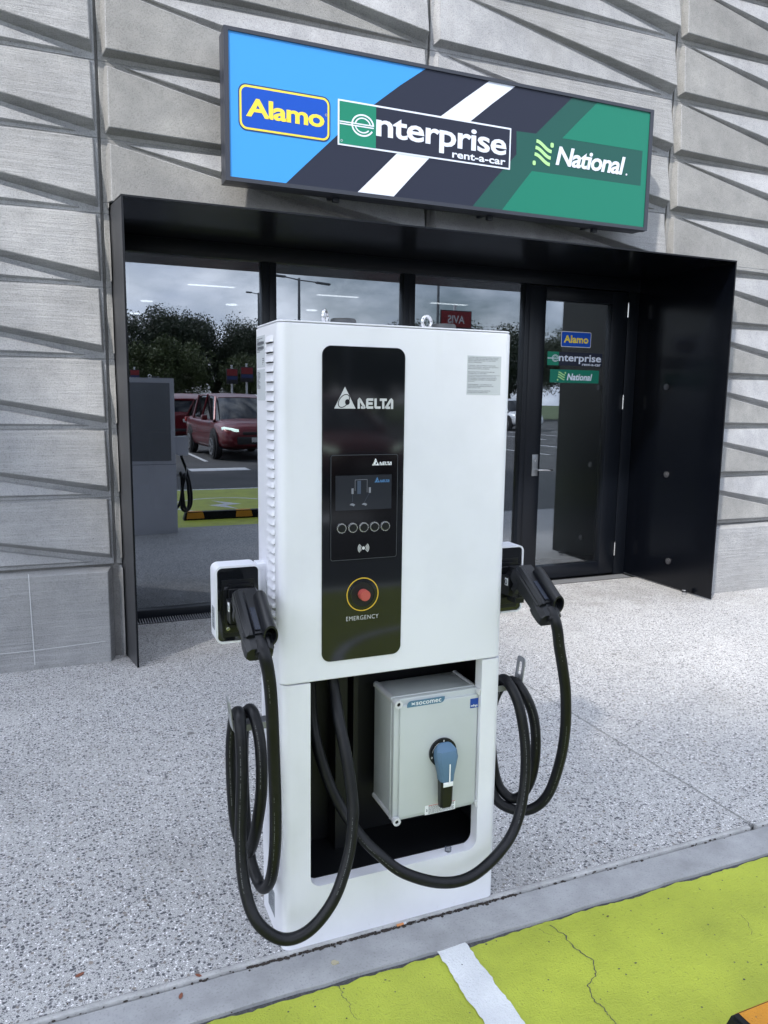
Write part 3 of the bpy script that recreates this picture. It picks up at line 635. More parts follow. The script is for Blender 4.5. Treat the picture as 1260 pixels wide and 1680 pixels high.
# ------------------------------------------------------------------ the charging station
ch = thing('ev_charger', (.885, 2.09, 0), 'white electric car charging cabinet with black display panel and two plug holsters', 'charger')
CX0, CX1, CY0, CY1, CZ, CT = .530, 1.236, 1.976, 2.215, .812, 1.792
R_ = .026
foot = rrect(CX0, CX1, CY0, CY1, R_, 8, (R_, R_, .006, .006))
b = B(); prism(b, foot, CZ, CT, 'z'); bmesh.ops.bevel(b, geom=[e for e in b.edges if abs(e.verts[0].co.z-e.verts[1].co.z) < 1e-6], offset=.003, segments=2, affect='EDGES')
cab = obj('cabinet', b, M_WHITE, ch)
b = B(); prism(b, rrect(CX0+.001, CX1-.001, CY0+.001, CY1-.001, R_, 8, (R_, R_, .006, .006)), CT+.0015, CT+.006, 'z'); bmesh.ops.bevel(b, geom=[e for e in b.edges if abs(e.verts[0].co.z-e.verts[1].co.z) < 1e-6], offset=.0015, segments=2, affect='EDGES'); obj('lid', b, M_WHITE, ch)
b = B(); box(b, CX0+.05, CX1-.05, CY1+.001, CY1+.006, CZ+.04, CT-.05, .003); obj('rear_panel', b, M_GREYBACK, ch)
def louvers(side):
    b = B(); n = 33; xs = CX0 if side < 0 else CX1; z = 1.744
    for i in range(n):
        zt = z-i*.0258+.0185; ya, yb_ = 2.018, 2.098; o_ = .0075*side
        # scoop: open slot at its top, rounded belly below
        prof = [(0, 0), (.22, -.0030), (.50, -.0075), (.80, -.0125), (1.0, -.0170), (1.0, -.0185)]
        A = []
        for y, s in ((ya, .15), (ya+.007, .85), (ya+.015, 1), (yb_-.015, 1), (yb_-.007, .85), (yb_, .15)):
            A.append([b.verts.new((xs+o_*u*s*1.0, y, zt+v*(1 if u == 0 else 1))) for u, v in prof])
        for P0, P1 in zip(A, A[1:]):
            for k in range(len(prof)-1): f = b.faces.new((P0[k], P1[k], P1[k+1], P0[k+1])); f.material_index = 0
        f = b.faces.new([b.verts.new(p) for p in ((xs, ya, zt-.0185), (xs+o_*.85, ya+.007, zt-.01852), (xs+o_, ya+.015, zt-.01852), (xs+o_, yb_-.015, zt-.01852), (xs+o_*.85, yb_-.007, zt-.01852), (xs, yb_, zt-.0185))]); f.material_index = 1
        x_ = xs+.0005*side
        f = b.faces.new([b.verts.new(p) for p in ((x_, ya+.002, zt-.0186), (x_, yb_-.002, zt-.0186), (x_, yb_-.004, zt-.0212), (x_, ya+.004, zt-.0212))]); f.material_index = 1
    bmesh.ops.recalc_face_normals(b, faces=b.faces)
    return obj('louvre_grille', b, [M_WHITE, M_BLACKMATTE], ch)
louvers(-1); louvers(1)
# top: two round caps and two lifting eyes
for x in (.742, 1.055):
    b = B(); cyl(b, (x, 2.070, CT+.015), .036, .020, 'z', 32); bmesh.ops.bevel(b, geom=[e for e in b.edges if e.calc_face_angle(0) > 1], offset=.003, segments=2, affect='EDGES'); obj('top_cap', b, mat('grey_rubber', (.06, .065, .07), .5) if x < 1 else bpy.data.materials['grey_rubber'], ch)
for x, a in ((.682, .9), (.990, .25)):
    b = B(); r = .0165; c = Vector((x, 2.05, CT+.010+r)); d = Vector((cos(a), sin(a), 0))
    pts = [c+r*(cos(t)*d+sin(t)*Vector((0, 0, 1))) for t in [2*pi*k/28 for k in range(28)]]; pts.append(pts[0]); tube(b, pts, .0048, 10)
    cyl(b, (x, 2.05, CT+.009), .010, .008, 'z', 16); obj('lifting_eye', b, M_STEEL, ch)
# lower frame
b = B()
OX0, OX1, OZ = .617, 1.168, .183
lo = rrect(CX0+.005, CX1+.003, CY0+.001, CY1-.001, R_, 8, (R_, R_, .004, .004))
prism(b, lo, .0, OZ, 'z')
prism(b, rrect(CX0+.005, OX0, CY0+.001, CY0+.040, R_, 8, (R_, 0, 0, 0)), OZ, CZ-.004, 'z')
prism(b, rrect(OX1, CX1+.003, CY0+.001, CY0+.040, R_, 8, (0, R_, 0, 0)), OZ, CZ-.004, 'z')
box(b, CX0+.005, CX0+.009, CY0+.040, CY1-.001, OZ, CZ-.004); box(b, CX1-.001, CX1+.003, CY0+.040, CY1-.001, OZ, CZ-.004); box(b, CX0+.009, CX1-.001, CY1-.005, CY1-.001, OZ, CZ-.004)
for sx, x in ((1, OX0), (-1, OX1)):                  # rounded inner corners
    r = .034; pts = [(x, OZ)]+[(x+sx*r-sx*r*cos(t), OZ+r-r*sin(t)) for t in [pi/2*k/8 for k in range(8, -1, -1)]]
    prism(b, pts, CY0+.001, CY0+.040, 'y')
bmesh.ops.recalc_face_normals(b, faces=b.faces)
base = obj('base', b, M_WHITE, ch)
b = B(); x0, x1, yb0, yb1 = CX0+.0095, CX1-.0015, CY0+.041, CY1-.0055
box(b, x0, x0+.002, yb0, yb1, OZ+.001, CZ-.001); box(b, x1-.002, x1, yb0, yb1, OZ+.001, CZ-.001); box(b, x0+.002, x1-.002, yb1-.002, yb1, OZ+.001, CZ-.001); box(b, x0+.002, x1-.002, yb0, yb1-.002, OZ+.001, OZ+.003)
box(b, x0+.002, x1-.002, yb0, yb1-.002, CZ-.003, CZ-.001); box(b, .745, .785, 2.13, 2.20, OZ+.003, CZ-.003, .002); box(b, .80, .815, 2.12, 2.20, OZ+.003, CZ-.003)
obj('interior_lining', b, M_BLACKMATTE, base, False)
b = B(); cyl(b, (1.078, 1.998, OZ+.006), .0105, .012, 'z', 20); obj('clear_cap', b, M_CLEAR, base)

# display panel
FY = CY0
b = B(); prism(b, rrect(.649, .890, .865, 1.737, .026, 10), FY-.003, FY+.002, 'y'); bmesh.ops.bevel(b, geom=[e for e in b.edges if abs(e.verts[0].co.y-e.verts[1].co.y) < 1e-6 and e.verts[0].co.y < FY], offset=.0008, segments=1, affect='EDGES')
dp = obj('display_panel', b, M_BLACKGLOSS, ch)
b = B(); prism(b, rrect(.673, .870, 1.155, 1.446, .006, 4), FY-.0062, FY-.0028, 'y'); frame_ring(b, rrect(.6722, .8708, 1.1542, 1.4468, .0066, 4), rrect(.6738, .8692, 1.1558, 1.4452, .0054, 4), FY-.0066, FY-.0060, mi=1); obj('control_unit', b, [M_BLACKUNIT, mat('bezel_edge', (.045, .05, .06), .35)], dp)
b = B(); box(b, .6862, .8522, FY-.0066, FY-.0060, 1.294, 1.390); y = FY-.0068; Z = lambda: None
ribbon(b, [(.7430, 1.3475), (.7430, 1.3775), (.7785, 1.3780), (.7785, 1.3420)], .0010, y, mi=1)
flat(b, [(.7495, 1.3385), (.7600, 1.3385), (.7600, 1.3750), (.7495, 1.3750)], y-.0001, 2)
for x, z in ((.7325, 1.3390), (.7835, 1.3405)): flat(b, [(x, z), (x+.0062, z), (x+.0062, z+.0155), (x, z+.0155)], y-.0001, 1)
ribbon(b, [(.7355, 1.339), (.7355, 1.317)], .0007, y, mi=2); ribbon(b, [(.7855, 1.340), (.7710, 1.316)], .0007, y, mi=2)
for x in (.7270, .7630): flat(b, [(x, 1.3085), (x+.004, 1.3125), (x+.010, 1.3128), (x+.0165, 1.309), (x+.012, 1.3045), (x+.008, 1.307)], y-.0001, 1)
obj('screen', b, [M_SCREEN, M_SCR2, M_SCR3], dp, False)
def delta_logo(bm, x, z, w, y, mi=0, dark=1):
    """triangle with a tilted ring, then the five cut letters; w = overall width"""
    k = w/.1735
    P = lambda u, v: (x+u*k, z+v*k)
    flat(bm, [P(0, 0), P(.0615, 0), P(.0305, .0585)], y, mi)
    ring = []
    for i in range(26):
        t = 2*pi*i/26; u = .0200*cos(t); v = .0125*sin(t); a = radians(50); ring.append(P(.0275+u*cos(a)-v*sin(a), .0205+u*sin(a)+v*cos(a)))
    ribbon(bm, ring, .0022*k, y-.0001, True, dark)
    cx, cz = .0375, .0175; flat(bm, [P(cx+.0068*cos(t), cz+.0078*sin(t)) for t in [2*pi*i/16 for i in range(16)]], y-.0002, dark)
    h = .028; s = .0068*k; st = lambda pts, yy=0: ribbon(bm, [P(u, v) for u, v in pts], s, y-yy, mi=mi)
    st([(.0705, 0), (.0705, .0225), (.0725, .0252), (.0745, .0235), (.0850, .0070), (.0865, .0040), (.0845, .0032), (.0768, .0032)])
    st([(.1130, .0248), (.0965, .0248), (.0950, .0235), (.0950, .0048), (.0965, .0034), (.1130, .0034)]); st([(.0984, .0141), (.1110, .0141)], .00005)
    st([(.1195, .0280), (.1195, .0050), (.1210, .0034), (.1345, .0034)])
    st([(.1320, .0248), (.1530, .0248)]); st([(.1425, .0214), (.1425, 0)])
    st([(.1690, 0), (.1690, .0225), (.1665, .0250), (.1640, .0232), (.1540, .0075), (.1515, .0042), (.1535, .0032), (.1632, .0032)])
b = B(); delta_logo(b, .6825, 1.5715, .1735, FY-.0036); obj('logo', b, [M_PRINT, M_BLACKGLOSS], dp, False)
b = B(); delta_logo(b, .7925, 1.4165, .0590, FY-.0067); obj('logo', b, [M_WHITEPL, M_BLACKUNIT], dp, False)
b = B(); delta_logo(b, .8005, 1.3690, .0445, FY-.0070); obj('logo', b, [M_PRINTB, M_SCREEN], dp, False)
M_RING = mat('button_ring', (.55, .56, .58), .25, .8)
for x in (.7035, .7365, .7690, .8010, .8335):
    b = B(); cyl(b, (x, FY-.0080, 1.2450), .0138, .0042, 'y', 28, mi=0); cyl(b, (x, FY-.0112, 1.2450), .0108, .0030, 'y', 28, mi=1); cyl(b, (x, FY-.0130, 1.2450), .0078, .0014, 'y', 28, .0095, mi=1)
    obj('button', b, [M_RING, M_PLASTIC], dp)
b = B(); y = FY-.0066; prism(b, [(.7695+.0046*cos(a), 1.1855+.0046*sin(a)) for a in [k*pi/8 for k in range(16)]], y, y+.0003)
for r in (.0085, .0122, .0160):
    for s in (0, 180): ribbon(b, arc(.7695, 1.1855, r, r, s-45, s+45, 10), .0020, y)
obj('card_reader_mark', b, M_PRINT, dp, False)
b = B(); ex, ez = .7695, 1.052; c48 = lambda r, n=48: [(ex+r*cos(2*pi*k/n), ez+r*sin(2*pi*k/n)) for k in range(n)]
frame_ring(b, c48(.0485), c48(.0455), FY-.0034, FY-.0030, mi=0); frame_ring(b, c48(.0385), c48(.0350), FY-.0055, FY-.0030, mi=1)
prism(b, c48(.0350), FY-.0033, FY-.0031, mi=2); em = obj('emergency_ring', b, [M_YEL, M_BLACKGLOSS, mat('recess', (.004, .004, .005), .5)], dp)
b = B(); cyl(b, (ex, FY-.015, ez+.001), .0155, .024, 'y', 32); bmesh.ops.bevel(b, geom=[e for e in b.edges if e.calc_face_angle(0) > 1], offset=.002, segments=2, affect='EDGES'); obj('emergency_button', b, M_RED, dp)
b = B(); text(b, 'EMERGENCY', .7205, .8185, .9785, .9910, FY-.0036, -.006, spacing=1.12); obj('lettering', b, M_PRINT, dp, False)
# labels on the cabinet
b = B(); box(b, 1.0855, 1.1975, FY-.0006, FY+.0005, 1.6140, 1.7250); y = FY-.0009
def para(lines, x0, zt, h, w, y, mi=1):
    for i, s in enumerate(lines):
        if s: text(b, s, x0, x0+w*min(1, len(s)/44), zt-h*(i+1)+h*.22, zt-h*i-h*.12, y, .0, mi=mi)
para(['CAUTION : RISK OF ELECTRIC SHOCK. DO NOT', 'REMOVE COVER. NO USER SERVICEABLE PARTS', 'INSIDE. REFER SERVICING TO QUALIFIED', 'SERVICE PERSONNEL.', '', 'WARNING : THIS EQUIPMENT IS INTENDED', 'ONLY FOR CHARGING VEHICLES NOT REQUIRING', 'VENTILATION DURING CHARGING.', '', 'SEE INSTALLATION INSTRUCTION BEFORE', 'CONNECTING TO THE SUPPLY.', '',
      'PRUDENCE : RISQUE D ELECTROCUTION. NE', 'PAS RETIRER LE COUVERCLE. AUCUNE PIECE', 'A L INTERIEUR. CONFIER A UN PERSONNEL', 'QUALIFIE.', '', 'AVERTISSEMENT : CET APPAREIL EST', 'CONCU POUR RECHARGER DES VEHICULES', 'SANS VENTILATION.', '', 'VOIR LES INSTRUCTIONS AVANT DE', 'CONNECTER A L ALIMENTATION.'], 1.0885, 1.7215, .00450, .110, y)
ribbon(b, [(1.0885, 1.6695), (1.1940, 1.6695)], .0007, y); ribbon(b, [(1.0885, 1.6695), (1.1940, 1.6695)], .0007, y-.00005, mi=1)
obj('warning_label', b, [M_LABEL, M_INK], cab, False)
b = B(); X = CX0-.0006
for z0, z1 in ((1.681, 1.768), (1.590, 1.676)):
    b = B(); box(b, X, CX0+.0005, 2.112, 2.204, z0, z1)
    if z0 > 1.6:
        textlines(b, 2.200, 2.124, z1-.006, z1-.046, X-.0003, 9, .85, 'x', 1); flat(b, [(2.196, z1-.024), (2.120, z1-.024), (2.120, z1-.017), (2.196, z1-.017)], X-.0005, 1, 'x'); flat(b, [(2.196, z1-.037), (2.122, z1-.037), (2.122, z1-.030), (2.196, z1-.030)], X-.0005, 1, 'x')
        textlines(b, 2.140, 2.120, z0+.026, z0+.006, X-.0003, 4, .9, 'x', 1)
    else: textlines(b, 2.200, 2.150, z1-.006, z0+.032, X-.0003, 13, .7, 'x', 1)
    obj('rating_label', b, [M_LABEL, M_INK], cab, False)
b = B(); box(b, CX0+.0044, CX0+.006, 2.075, 2.150, .045, .125); textlines(b, 2.146, 2.08, .120, .050, CX0+.0041, 10, .9, 'x', 1); obj('rating_label', b, [M_LABELD, M_INK], base, False)

# isolator switch box in the base opening
bx = B(); X0, X1, Y0, Y1, Z0_, Z1_ = .884, 1.178, 1.990, 2.166, .322, .712
box(bx, X0+.004, X1-.004, Y0+.034, Y1, Z0_+.004, Z1_-.004, .004, 2); box(bx, X0-.002, X1+.002, Y0+.028, Y0+.034, Z0_-.002, Z1_+.002, .002, 2)
box(bx, X0, X1, Y0+.009, Y0+.028, Z0_, Z1_, .004, 2); box(bx, X0+.016, X1-.012, Y0, Y0+.010, Z0_+.012, Z1_-.018, .004, 3)
sw = obj('switch_box', bx, M_BOX, ch)
for x, z in ((X0+.008, Z0_+.006), (X1-.004, Z0_+.010), (X0+.008, Z1_-.010), (X1-.006, Z1_-.010)):
    b = B(); cyl(b, (x, (Y0+Y1)/2-.004, z), .0100, Y1-Y0, 'y', 20); frame_ring(b, [(x+.0125*cos(2*pi*k/20), z+.0125*sin(2*pi*k/20)) for k in range(20)], [(x+.006*cos(2*pi*k/20), z+.006*sin(2*pi*k/20)) for k in range(20)], Y0-.008, Y0+.004)
    cyl(b, (x, Y0-.0042, z), .0062, .001, 'y', 16, mi=1); obj('corner_screw', b, [M_BOXL, M_BLACKMATTE], sw)
b = B(); y = Y0-.0006; prism(b, rrect(.922, 1.048, .6855, .7045-.0, .010, 6, (0, .014, 0, .014)), y, Y0+.001, mi=0)
text(b, 'socomec', .9515, 1.0360, .6895, .6998, y-.0004, .012, mi=1, spacing=1.02)
for k in range(3): ribbon(b, [(.9365, .6995-.0035*k), (.9425, .6960-.001*k), (.9485, .6995-.0040*k)], .0016, y-.0003-.0001*k, mi=1)
obj('maker_badge', b, [mat('badge_blue', (.075, .175, .27), .4), M_WHITEPL], sw, False)
b = B(); prism(b, rrect(1.1375, 1.1655, .6520, .6825, .0005, 1), y, Y0+.001, mi=0); text(b, 'nhp', 1.1400, 1.1635, .6545, .6635, y-.0004, .03, mi=1); obj('supplier_badge', b, [mat('deep_blue', (.006, .05, .30), .4), M_WHITEPL], sw, False)
b = B(); prism(b, rrect(.9890, 1.0945, .3270, .3570, .0015, 2), y, Y0+.001, mi=0); flat(b, [(1.0010, .3545), (1.0935, .3545), (1.0935, .3568), (1.0010, .3568)], y-.0003, 2)
textlines(b, 1.0010, 1.0925, .3535, .3285, y-.0003, 8, .97, mi=1); ribbon(b, [(.9935, .3455), (.9970, .3425), (.9940, .3400), (.9975, .3365)], .002, y-.0003, mi=1)
obj('danger_label', b, [M_WHITEPL, M_INK, M_RED], sw, False)
# rotary handle
kx, kz = 1.043, .527
b = B(); cyl(b, (kx, Y0-.006, kz), .0455, .014, 'y', 48); bmesh.ops.bevel(b, geom=[e for e in b.edges if e.calc_face_angle(0) > 1], offset=.003, segments=2, affect='EDGES')
ribbon(b, arc(kx, kz, .0395, .0395, 115, 170, 14), .0012, Y0-.0136, mi=1); text(b, '0', kx-.044, kx-.038, kz-.012, kz-.005, Y0-.0138, .02, mi=1); text(b, '1', kx-.003, kx+.001, kz+.037, kz+.043, Y0-.0138, .02, mi=1)
kb = obj('handle_collar', b, [M_PLASTIC, M_PRINT], sw)
def loft(bm, secs, mi=0):
    n = len(secs[0]); V = [[bm.verts.new(p) for p in s] for s in secs]; fs = []
    for A, C in zip(V, V[1:]):
        for k in range(n): fs.append(bm.faces.new((A[k], A[(k+1) % n], C[(k+1) % n], C[k])))
    fs += [bm.faces.new(V[0]), bm.faces.new(V[-1])]; bmesh.ops.recalc_face_normals(bm, faces=fs); setm(fs, mi)
def hsec(z, w, ya, yb_, ch_=.008): return [(kx-w+.0, ya, z), (kx-w, yb_+ch_, z), (kx-w+ch_, yb_, z), (kx+w-ch_, yb_, z), (kx+w, yb_+ch_, z), (kx+w, ya, z)]
b = B(); Yk = Y0-.0135
loft(b, [hsec(kz+.0355, .014, Yk, Yk-.004, .004), hsec(kz+.030, .024, Yk, Yk-.010, .006), hsec(kz+.017, .0335, Yk, Yk-.030, .010), hsec(kz-.004, .0355, Yk, Yk-.036, .010), hsec(kz-.030, .0300, Yk, Yk-.036, .009), hsec(kz-.060, .0235, Yk-.002, Yk-.034, .007), hsec(kz-.078, .0222, Yk-.004, Yk-.033, .006)])
flat(b, [(kx+.001, kz-.080), (kx+.0055, kz-.080), (kx+.0055, kz-.020), (kx+.001, kz-.020)], Yk-.0366, 1)
obj('rotary_handle', b, [M_BLUEH, M_WHITEPL], sw)
b = B(); kx0 = kx; loft(b, [hsec(kz-.0782, .0215, Yk-.005, Yk-.0322, .006), hsec(kz-.110, .0205, Yk-.006, Yk-.031, .006), hsec(kz-.150, .0205, Yk-.007, Yk-.030, .006), hsec(kz-.164, .019, Yk-.008, Yk-.027, .006), hsec(kz-.168, .013, Yk-.011, Yk-.022, .004)])
obj('grip', b, M_PLASTIC, sw)
b = B(); box(b, kx-.0165, kx+.0165, Yk-.0352, Yk-.0325, kz-.0930, kz-.0785, .001); obj('handle_marker', b, M_WHITEPL, sw)

# plug holsters
def holster(side):
    x0, x1 = (.381, .509) if side < 0 else (1.259, 1.387); z0, z1, ya, yb_ = .908, 1.131, 2.110, 2.178
    b = B(); frame_ring(b, rrect(x0, x1, z0, z1, .019, 8), rrect(x0+.0055, x1-.0055, z0+.0055, z1-.0055, .014, 8), ya-.004, yb_)
    prism(b, rrect(x0+.004, x1-.004, z0+.004, z1-.004, .015, 8), yb_-.004, yb_-.0005)
    h = obj('plug_holster', b, M_WHITE, ch)
    b = B(); box(b, *((x1-.004, CX0+.004) if side < 0 else (CX1-.004, x0+.004)), ya+.012, yb_-.006, z0+.012, z1-.002, .002); obj('arm', b, M_WHITE, h)
    cx = (x0+x1)/2
    b = B(); prism(b, rrect(x0+.0057, x1-.0057, z0+.0057, z1-.0057, .0138, 8), ya, ya+.010); obj('face_plate', b, M_BLACKGLOSS, h)
    b = B(); box(b, cx-.040, cx+.042, ya-.004, ya, 1.0-.062, 1.0+.072, .002); box(b, cx-.045, cx+.045, ya-.0015, ya-.0002, .985-.06, 1.09)
    for xx in (cx-.031, cx+.034):
        for zz in (1.056, .952): cyl(b, (xx, ya-.0065, zz), .0060, .005, 'y', 12, mi=1); cyl(b, (xx, ya-.0095, zz), .0032, .003, 'y', 6, mi=1)
    obj('socket_plate', b, [M_PLASTIC, M_STEEL], h)
    if side < 0: b = B(); box(b, x0-.0006, x0+.001, 2.125, 2.160, .945, 1.010); textlines(b, 2.158, 2.127, 1.006, .95, x0-.0009, 8, .95, 'x', 1); obj('rating_label', b, [M_LABELD, M_INK], h, False)
    return cx
HXL, HXR = holster(-1), holster(1)
# cable hooks: strap arm out of the side and an upturned slotted tab
def hook(side):
    s = side; xs = CX0+.005 if s < 0 else CX1+.003; xe = .418 if s < 0 else 1.366
    b = B(); box(b, min(xs, xe), max(xs, xe), 2.055, 2.059, .664, .680); box(b, min(xs, xe), max(xs, xe), 2.098, 2.102, .664, .680); box(b, min(xs, xe), max(xs, xe), 2.055, 2.102, .661, .664)
    zt = .760; ex = xe-.012 if s < 0 else xe+.012
    o_ = rrect(2.057, 2.103, .664, zt, .010, 4); i_ = rrect(2.071, 2.089, .700, zt-.016, .008, 4)
    n0 = len(b.verts); frame_ring(b, o_, i_, 0, .003, 'x')
    for v in list(b.verts)[n0:]: v.co.x += xe-(.003 if s < 0 else 0)+(ex-xe)*(v.co.z-.664)/(zt-.664)
    obj('cable_hook', b, M_ZINC, ch, False)
hook(-1); hook(1)

# ------------------------------------------------------------------ charging cables and their plugs
CL = [(0.704,2.100,0.868),(0.709,2.040,0.757),(0.706,1.990,0.683),(0.715,1.950,0.588),(0.721,1.920,0.490),(0.718,1.900,0.418),(0.697,1.880,0.321),(0.648,1.860,0.217),(0.577,1.860,0.142),(0.504,1.870,0.128),(0.441,1.890,0.179),(0.416,1.930,0.254),(0.413,1.970,0.373),(0.426,2.000,0.575),(0.429,2.030,0.693),(0.433,2.070,0.715),(0.430,2.120,0.674),(0.422,2.130,0.568),(0.422,2.110,0.415),(0.432,2.100,0.323),(0.448,2.080,0.282),(0.457,2.040,0.309),(0.467,2.000,0.408),(0.478,1.990,0.521),(0.480,2.010,0.639),(0.472,2.050,0.710),(0.467,2.100,0.704),(0.463,2.140,0.642),(0.461,2.150,0.504),(0.460,2.120,0.344),(0.462,2.070,0.256),(0.474,2.030,0.210),(0.483,1.990,0.210),(0.493,1.950,0.264),(0.497,1.920,0.373),(0.494,1.900,0.510),(0.485,1.880,0.661),(0.476,1.858,0.789),(0.468,1.845,0.870),(0.459,1.836,0.925),(0.452,1.842,0.960),(0.449,1.866,0.984)]
CR = [(0.662,2.130,0.807),(0.663,2.110,0.661),(0.671,2.080,0.566),(0.698,2.050,0.459),(0.732,2.020,0.380),(0.770,1.970,0.317),(0.813,1.930,0.272),(0.881,1.900,0.215),(0.995,1.880,0.168),(1.101,1.880,0.164),(1.212,1.900,0.211),(1.286,1.930,0.271),(1.322,1.950,0.378),(1.333,1.970,0.501),(1.324,2.000,0.624),(1.307,2.040,0.690),(1.308,2.090,0.685),(1.309,2.140,0.594),(1.316,2.150,0.436),(1.331,2.130,0.309),(1.357,2.090,0.262),(1.385,2.060,0.278),(1.403,2.030,0.355),(1.401,2.010,0.472),(1.393,2.020,0.575),(1.367,2.040,0.649),(1.349,2.080,0.679),(1.340,2.140,0.641),(1.316,2.160,0.541),(1.299,2.150,0.372),(1.309,2.110,0.268),(1.346,2.070,0.235),(1.397,2.020,0.246),(1.434,1.980,0.309),(1.445,1.940,0.433),(1.432,1.900,0.566),(1.405,1.870,0.702),(1.375,1.852,0.800),(1.352,1.842,0.870),(1.338,1.836,0.925),(1.330,1.842,0.960),(1.327,1.866,0.984)]
def cable(name_label, pts, hx, hc):
    t = thing('charging_cable', (hx, 2.05, 0), name_label, 'charging cable', 'black charging cables of the white charger')
    b = B(); cp = catmull(pts, 8); tube(b, cp, .0168, 16)
    rr_ = random.Random(int(hx*1000)); view = Vector((-.42, -.90, .1)).normalized(); nn_ = len(cp)
    for a0, a1 in ((.12, .17), (.27, .33), (.40, .44), (.56, .60), (.80, .86), (.91, .95)):
        i = int(a0*nn_); 
        while i < int(a1*nn_):
            p0, p1 = cp[i], cp[i+1]; tg = (p1-p0).normalized(); nv = (view-tg*view.dot(tg)).normalized(); sd_ = tg.cross(nv); L0 = (p1-p0).length; q0 = 0
            while q0 < L0-.004:
                w_ = rr_.uniform(.0015, .0045)
                if rr_.random() < .72:
                    c0 = p0+tg*q0+nv*.01695; b.faces.new([b.verts.new(c0+sd_*.0011), b.verts.new(c0+tg*w_+sd_*.0011), b.verts.new(c0+tg*w_-sd_*.0011), b.verts.new(c0-sd_*.0011)]).material_index = 1
                q0 += w_+.0012
            i += 1
    obj('cable', b, [M_RUBBER, mat('cable_print', (.075, .08, .085), .6) if hc else bpy.data.materials['cable_print']], t)
    ax = Vector((0, -.848, -.530)).normalized(); up = Vector((0, -.530, .848)).normalized(); X = Vector((1, 0, 0))
    O = Vector((hx, 1.978, 1.052))                   # start of the grip axis
    def P(a, u, x=0): return O+ax*a+up*u+X*x
    b = B()                                          # nose that sits in the socket
    obox(b, Vector((hx+.003, 2.096, 1.018)), X, Vector((0, 1, 0)), Vector((0, 0, 1)), .092, .022, .124, .014)
    obox(b, Vector((hx+.002, 2.048, 1.018)), X, Vector((0, 1, 0)), Vector((0, 0, 1)), .084, .100, .112, .026)
    obox(b, Vector((hx+.002, 1.995, 1.026)), X, ax, up, .078, .070, .092, .024)
    nose = obj('plug_body', b, M_PLASTIC, t)
    def sec(a, w0, w1, u0, u1, c):
        return [P(a, u0+c, w0), P(a, u0, w0+c), P(a, u0, w1-c), P(a, u0+c, w1), P(a, u1-c, w1), P(a, u1, w1-c), P(a, u1, w0+c), P(a, u1-c, w0)]
    b = B()                                          # wide grip, stepped out at its foot
    loft(b, [sec(-.040, -.036, .038, -.046, .020, .014), sec(.0, -.036, .040, -.044, .021, .012), sec(.06, -.036, .040, -.036, .019, .010), sec(.118, -.035, .040, -.034, .017, .010)])
    loft(b, [sec(.100, -.0365, .036, -.040, .012, .010), sec(.118, -.038, .038, -.044, .012, .012), sec(.150, -.037, .037, -.043, .008, .012), sec(.158, -.034, .034, -.040, .004, .010)])
    obj('grip', b, M_PLASTIC, t)
    b = B()                                          # raised rail on the near side
    loft(b, [sec(-.034, -.034, -.010, .010, .0225, .006), sec(-.024, -.036, -.009, .010, .0310, .008), sec(.118, -.034, -.009, .006, .0270, .008), sec(.126, -.033, -.010, .006, .0225, .006)])
    obj('rail', b, M_PLASTIC, t)
    b = B()                                          # hollow latch guard on the far side, open at its end
    n = 24; ro, ri = .0185, .0145
    def ring(a, r): return [P(a, .020+r*1.28*cos(2*pi*k/n), .0285+r*sin(2*pi*k/n)) for k in range(n)]
    secs = [ring(-.012, .010), ring(-.008, .0165), ring(.004, ro), ring(.10, ro), ring(.134, ro*1.04), ring(.1345, ri*1.05), ring(.118, ri), ring(.050, ri*.95)]
    V = [[b.verts.new(p) for p in s] for s in secs]
    for row in (V[4], V[5]):
        for v in row: v.co += ax*(-(v.co-P(.134, .020)).dot(up))*.50
    for A, C in zip(V, V[1:]):
        for k in range(n): b.faces.new((A[k], A[(k+1) % n], C[(k+1) % n], C[k]))
    b.faces.new(V[0]); b.faces.new(V[-1]); bmesh.ops.recalc_face_normals(b, faces=b.faces)
    obj('latch_guard', b, M_PLASTIC, t)
    b = B(); box(b, hx-.0425, hx-.0395, 2.030, 2.046, 1.020, 1.044, .001); frame_ring(b, [(2.038+.0065*cos(2*pi*k/16), 1.032+.0085*sin(2*pi*k/16)) for k in range(16)], [(2.038+.0040*cos(2*pi*k/16), 1.032+.0058*sin(2*pi*k/16)) for k in range(16)], hx-.0431, hx-.0425, 'x', mi=1)
    obj('plug_sticker', b, [M_WHITEPL, M_INK], nose)
    b = B(); obox(b, P(.070, .0202, .0005), X, ax, up, .0150, .078, .003, .001); obj('name_strip', b, mat('plug_strip', (.012, .017, .032), .22) if hc else bpy.data.materials['plug_strip'], nose)
    b = B(); tube(b, [P(.140, -.006, .004), P(.165, -.010, .006)], .0200, 18); obj('strain_relief', b, M_RUBBER, t)
cable('black charging cable looped on the left hook, plugged into the left holster', CL, HXL, True)
cable('black charging cable sagging across the base to the right hook, plugged into the right holster', CR, HXR, False)

